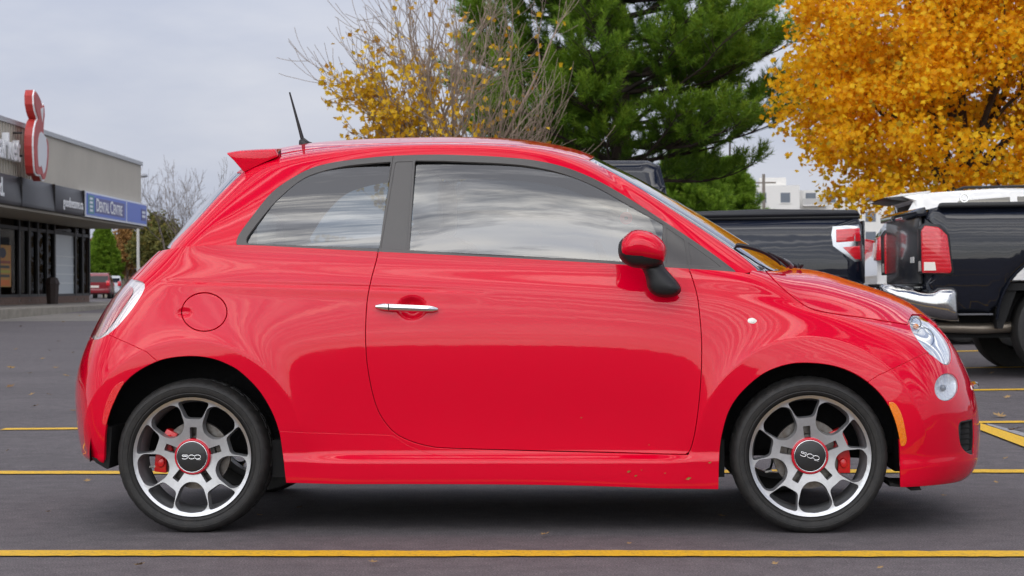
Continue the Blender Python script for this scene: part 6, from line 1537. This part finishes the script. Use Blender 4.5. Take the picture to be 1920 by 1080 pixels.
def pine(name, label, px, D, z0, z1, rad, ntw, seed, nn=64, lean=0.0, tl=.34, needle=.115, wid=.0065, fill=.35):
    global rng
    rng = np.random.default_rng(seed); b0 = at_ground(px, D); PT = empty(name, tuple(b0)); tag(PT, label, 'tree'); W = Wood(); Bs, Ds, Br = [], [], []
    H = z1 + 1.0; W.tube(A([(0, 0, -.1), (.03, 0, H * .3), (0, .03, H * .6), (.05, 0, H)]), [.24 * rad / 3.6, .20 * rad / 3.6, .13 * rad / 3.6, .03], 8)
    z = z0
    while z < z1:
        f = (z - z0) / (z1 - z0); rl = rad * (1 - max(0, (f - .25) / .75) ** 1.5 * .8) * (.82 + .18 * min(1, f * 6))
        nb = 7
        a0 = rng.uniform(0, 6.28)
        for j in range(nb):
            a = a0 + j * 6.283 / nb + rng.normal() * .2; L = rl * rng.uniform(.72, 1.06); el0 = R(rng.uniform(-4, 16))
            P = [A([0, 0, z])]; n_ = 8
            for i in range(n_):
                el = el0 + R(24) * (i / n_) ** 2 + rng.normal() * .06; a += rng.normal() * .06; P.append(P[-1] + A([math.cos(a) * math.cos(el), math.sin(a) * math.cos(el), math.sin(el)]) * L / n_)
            P = A(P); W.tube(P, np.linspace(.05, .008, n_ + 1) * rad / 3.6, 5)
            for k in range(ntw):
                fq = rng.uniform(.12, 1.0) ** .7; i = fq * n_; ia = int(min(i, n_ - 1)); q_ = P[ia] + (P[ia + 1] - P[ia]) * (i - ia); bd = unit(P[ia + 1] - P[ia])
                sdv = unit(np.cross(bd, A([0, 0, 1]))) * (1 if k % 2 else -1); d_ = unit(bd * rng.uniform(.5, 1.0) + sdv * rng.uniform(.2, 1.0) + A([0, 0, rng.uniform(0, .55)])); Ls = L * .26 * rng.uniform(.5, 1.1) * (1.25 - .5 * fq)
                e_ = q_ + d_ * Ls; W.tube(A([q_, q_ + d_ * Ls * .5 + A([0, 0, -.01]), e_]), [.010, .007, .004], 3)
                for g_ in range(3):
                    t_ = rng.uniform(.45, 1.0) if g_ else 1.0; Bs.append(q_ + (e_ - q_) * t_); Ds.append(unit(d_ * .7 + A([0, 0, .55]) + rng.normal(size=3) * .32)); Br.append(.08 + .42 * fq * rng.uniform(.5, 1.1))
        z += (.27 + .015 * z) * rad / 3.6
    W.build('trunk', BARKD, PT); Bs, Ds, Br = A(Bs), A(Ds), A(Br)
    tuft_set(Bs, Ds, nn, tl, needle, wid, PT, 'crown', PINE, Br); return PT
pine('pine_tree', 'large dense green pine tree towering behind the red car', 1165, 38, 2.8, 8.6, 3.85, 24, 11, nn=60, tl=.40, needle=.15, wid=.0085)
pine('young_pine_tree', 'young pale green pine seen over the pickup bed, left of the white flats', 1290, 62, .5, 4.9, 1.55, 9, 12, nn=44, tl=.3, needle=.13, wid=.010)
pine('young_pine_tree', 'young bright green pine seen over the pickup bed, right beside the white flats', 1368, 66, .5, 4.6, 1.35, 9, 13, nn=44, tl=.3, needle=.13, wid=.010)
pine('round_green_conifer', 'round bright green conifer beside the corner of the shop', 194, 114, .3, 4.0, 1.0, 9, 14, nn=40, tl=.3, needle=.14, wid=.014)
rng = np.random.default_rng(21)
# ---- bare and thin-leaved trees on the left
def bare(name, label, px, D, h, bark, seed, nst=5, lv=4, sp=(60, 82), r=.07, lf=None, lsz=.07, frac=.5, nl=1, kids=(4, 5)):
    global rng
    rng = np.random.default_rng(seed); b0 = at_ground(px, D); T_ = empty(name, tuple(b0)); tag(T_, label, 'tree'); W = Wood(); tips = []; allp = []
    for j in range(nst):
        a = j * 2.4 + .4; el = R(rng.uniform(*sp)); grow(W, A([0, 0, .0]), A([math.cos(a) * math.cos(el), math.sin(a) * math.cos(el), math.sin(el)]), h * .42 * rng.uniform(.85, 1.1), r, 1, lv, tips, 6, .12, .09, kids, .62, (18, 42), allp=allp, minr=.006)
    W.build('trunk', bark, T_)
    if lf is not None:
        P = A(allp); P = P[rng.uniform(size=len(P)) < frac]; P = np.repeat(P, nl, 0) + rng.normal(size=(len(P) * nl, 3)) * .12; leaves('crown', P, lsz, lf, T_, QUAD, (0, -.6, .5), 1.0)
    return T_
bare('bare_tree', 'tall bare grey tree standing behind the rear of the red car', 345, 88, 8.0, BARKG, 31, 6, 5, (60, 82), .07, kids=(3, 4))
BRN = attr_mat('russet_leaf', [(0, (.16, .075, .022)), (.5, (.26, .13, .035)), (1, (.34, .20, .06))], .7, .2); OLV = attr_mat('olive_leaf', [(0, (.07, .075, .018)), (.6, (.13, .13, .03)), (1, (.22, .17, .04))], .7, .2)
bare('russet_tree', 'thin russet autumn tree behind the lamp post by the shop', 236, 122, 6.2, BARK, 32, 6, 4, (45, 75), .07, BRN, .11, .8, 4)
bare('russet_tree', 'low russet autumn tree farther left behind the round conifer', 196, 136, 6.5, BARK, 34, 6, 4, (45, 75), .07, BRN, .11, .8, 4)
bare('olive_tree', 'olive-green tree just left of the red tailgate', 302, 112, 5.6, BARK, 33, 6, 4, (55, 80), .07, OLV, .11, .9, 6)
bare('russet_tree', 'leafless reddish thicket tree between pine and young pines', 1318, 95, 6.0, mat('red_bark', (.22, .13, .10), .9), 35, 6, 4, (50, 80), .05)
# ---- far wood along the horizon
rng = np.random.default_rng(40); n = 26000
xs = rng.uniform(-260, 330, n); ys = 255 + rng.uniform(0, 30, n) + .0006 * xs ** 2; hmax = 6.0 + 2.0 * np.sin(xs * .09) + 1.3 * np.sin(xs * .31 + 1)
zs = .4 + hmax * rng.uniform(0, 1, n) ** .8
FARW = attr_mat('far_wood_leaf', [(0, (.06, .075, .03)), (.4, (.14, .10, .05)), (.7, (.22, .14, .06)), (1, (.10, .12, .05))], .8, .2)
fw_ = leaves('far_wood', np.stack([xs, ys, zs], 1), .55, FARW, None, QUAD, (0, -.8, .3), .9, rnd=np.clip(.5 + .3 * np.sin(xs * .12) + rng.normal(size=n) * .15, 0, 1)); kind(fw_, 'stuff')
# ---- flats in the distance, pole, shed and fence
ap = CAM + 240 * _f + (1408 - 960) / FPX * 240 * _r; AB = empty('white_apartment_block', (ap[0], ap[1], .4), -.05); tag(AB, 'distant white apartment block between the pine and the golden maple', 'building')
AW_ = mat('flats_white', (.70, .68, .64), .8); AWIN = mat('flats_window', (.12, .14, .17), .2)
MB().box((0, 0, 0), (6.2, 12, 13.2)).build('wall', AW_, AB); MB().box((6.2, 1.2, 0), (22, 12, 12.6)).build('wall', AW_, AB); MB().box((1.2, 2, 13.2), (4.6, 6, 14.3)).build('stair_tower', AW_, AB)
for fl in range(5):
    z = 1.0 + fl * 2.5
    for x in (.8, 3.8): w_ = MB().box((x, -.03, z), (x + 1.2, .05, z + 1.25)).build('window', AWIN, AB); MB().box((x - .08, -.12, z - .12), (x + 1.28, .02, z - .004)).build('sill', AW_, w_)
    for x in (7.0, 9.5, 12, 14.5, 17, 19.5): MB().box((x, 1.17, z), (x + 1.3, 1.25, z + 1.25)).build('window', AWIN, AB)
    MB().box((6.6, .2, z - .45), (9.6, 1.19, z - .30)).build('balcony', AW_, AB); MB().box((6.6, .2, z - .3), (9.6, .26, z + .5)).build('balcony_rail', mat('rail_grey', (.45, .44, .42), .6), AB)
pp = at_ground(1433, 140); UP = empty('utility_pole', tuple(pp)); tag(UP, 'thin grey utility pole in front of the distant flats', 'pole')
mb = MB(); mb.tube([(0, 0, 0), (0, 0, 8.6)], [.16, .11], 8); mb.build('pole', mat('pole_wood', (.22, .19, .16), .9), UP, smooth=True)
mb = MB(); mb.box((-.9, -.06, 7.9), (.9, .06, 8.02)); mb.build('cross_arm', mat('pole_wood', (.2, .2, .2)), UP)
sh = at_ground(224, 128); SHD = empty('brick_shed', tuple(sh)); tag(SHD, 'small brown brick shed with grey gable roof beyond the parked red car', 'shed')
MB().box((-.7, 0, 0), (1.0, 2.4, 1.9)).build('wall', mat('shed_brick', (.20, .12, .085), .9, noise=(6, .4)), SHD)
mb = MB(); mb.prism([(-.2, 1.85), (1.2, 2.55), (2.6, 1.85)], 0, -.9, 1.2); mb.build('roof', mat('shed_roof', (.14, .15, .18), .7), SHD, fixn=True); MB().box((-.3, -.03, .8), (.3, .01, 1.4)).build('window', AWIN, SHD)
fe = at_ground(190, 124); FE = empty('board_fence', tuple(fe)); tag(FE, 'pale low board fence running behind the parked cars at the left', 'fence'); FM = mat('fence_board', (.40, .36, .29), .9, noise=(3, .3))
for k in range(34): MB().box((k * .4, 0, 0), (k * .4 + .37, .04, 1.15 + .03 * (k % 3))).build('board', FM, FE)
MB().box((0, .045, .8), (13.6, .09, .9)).build('rail', FM, FE)
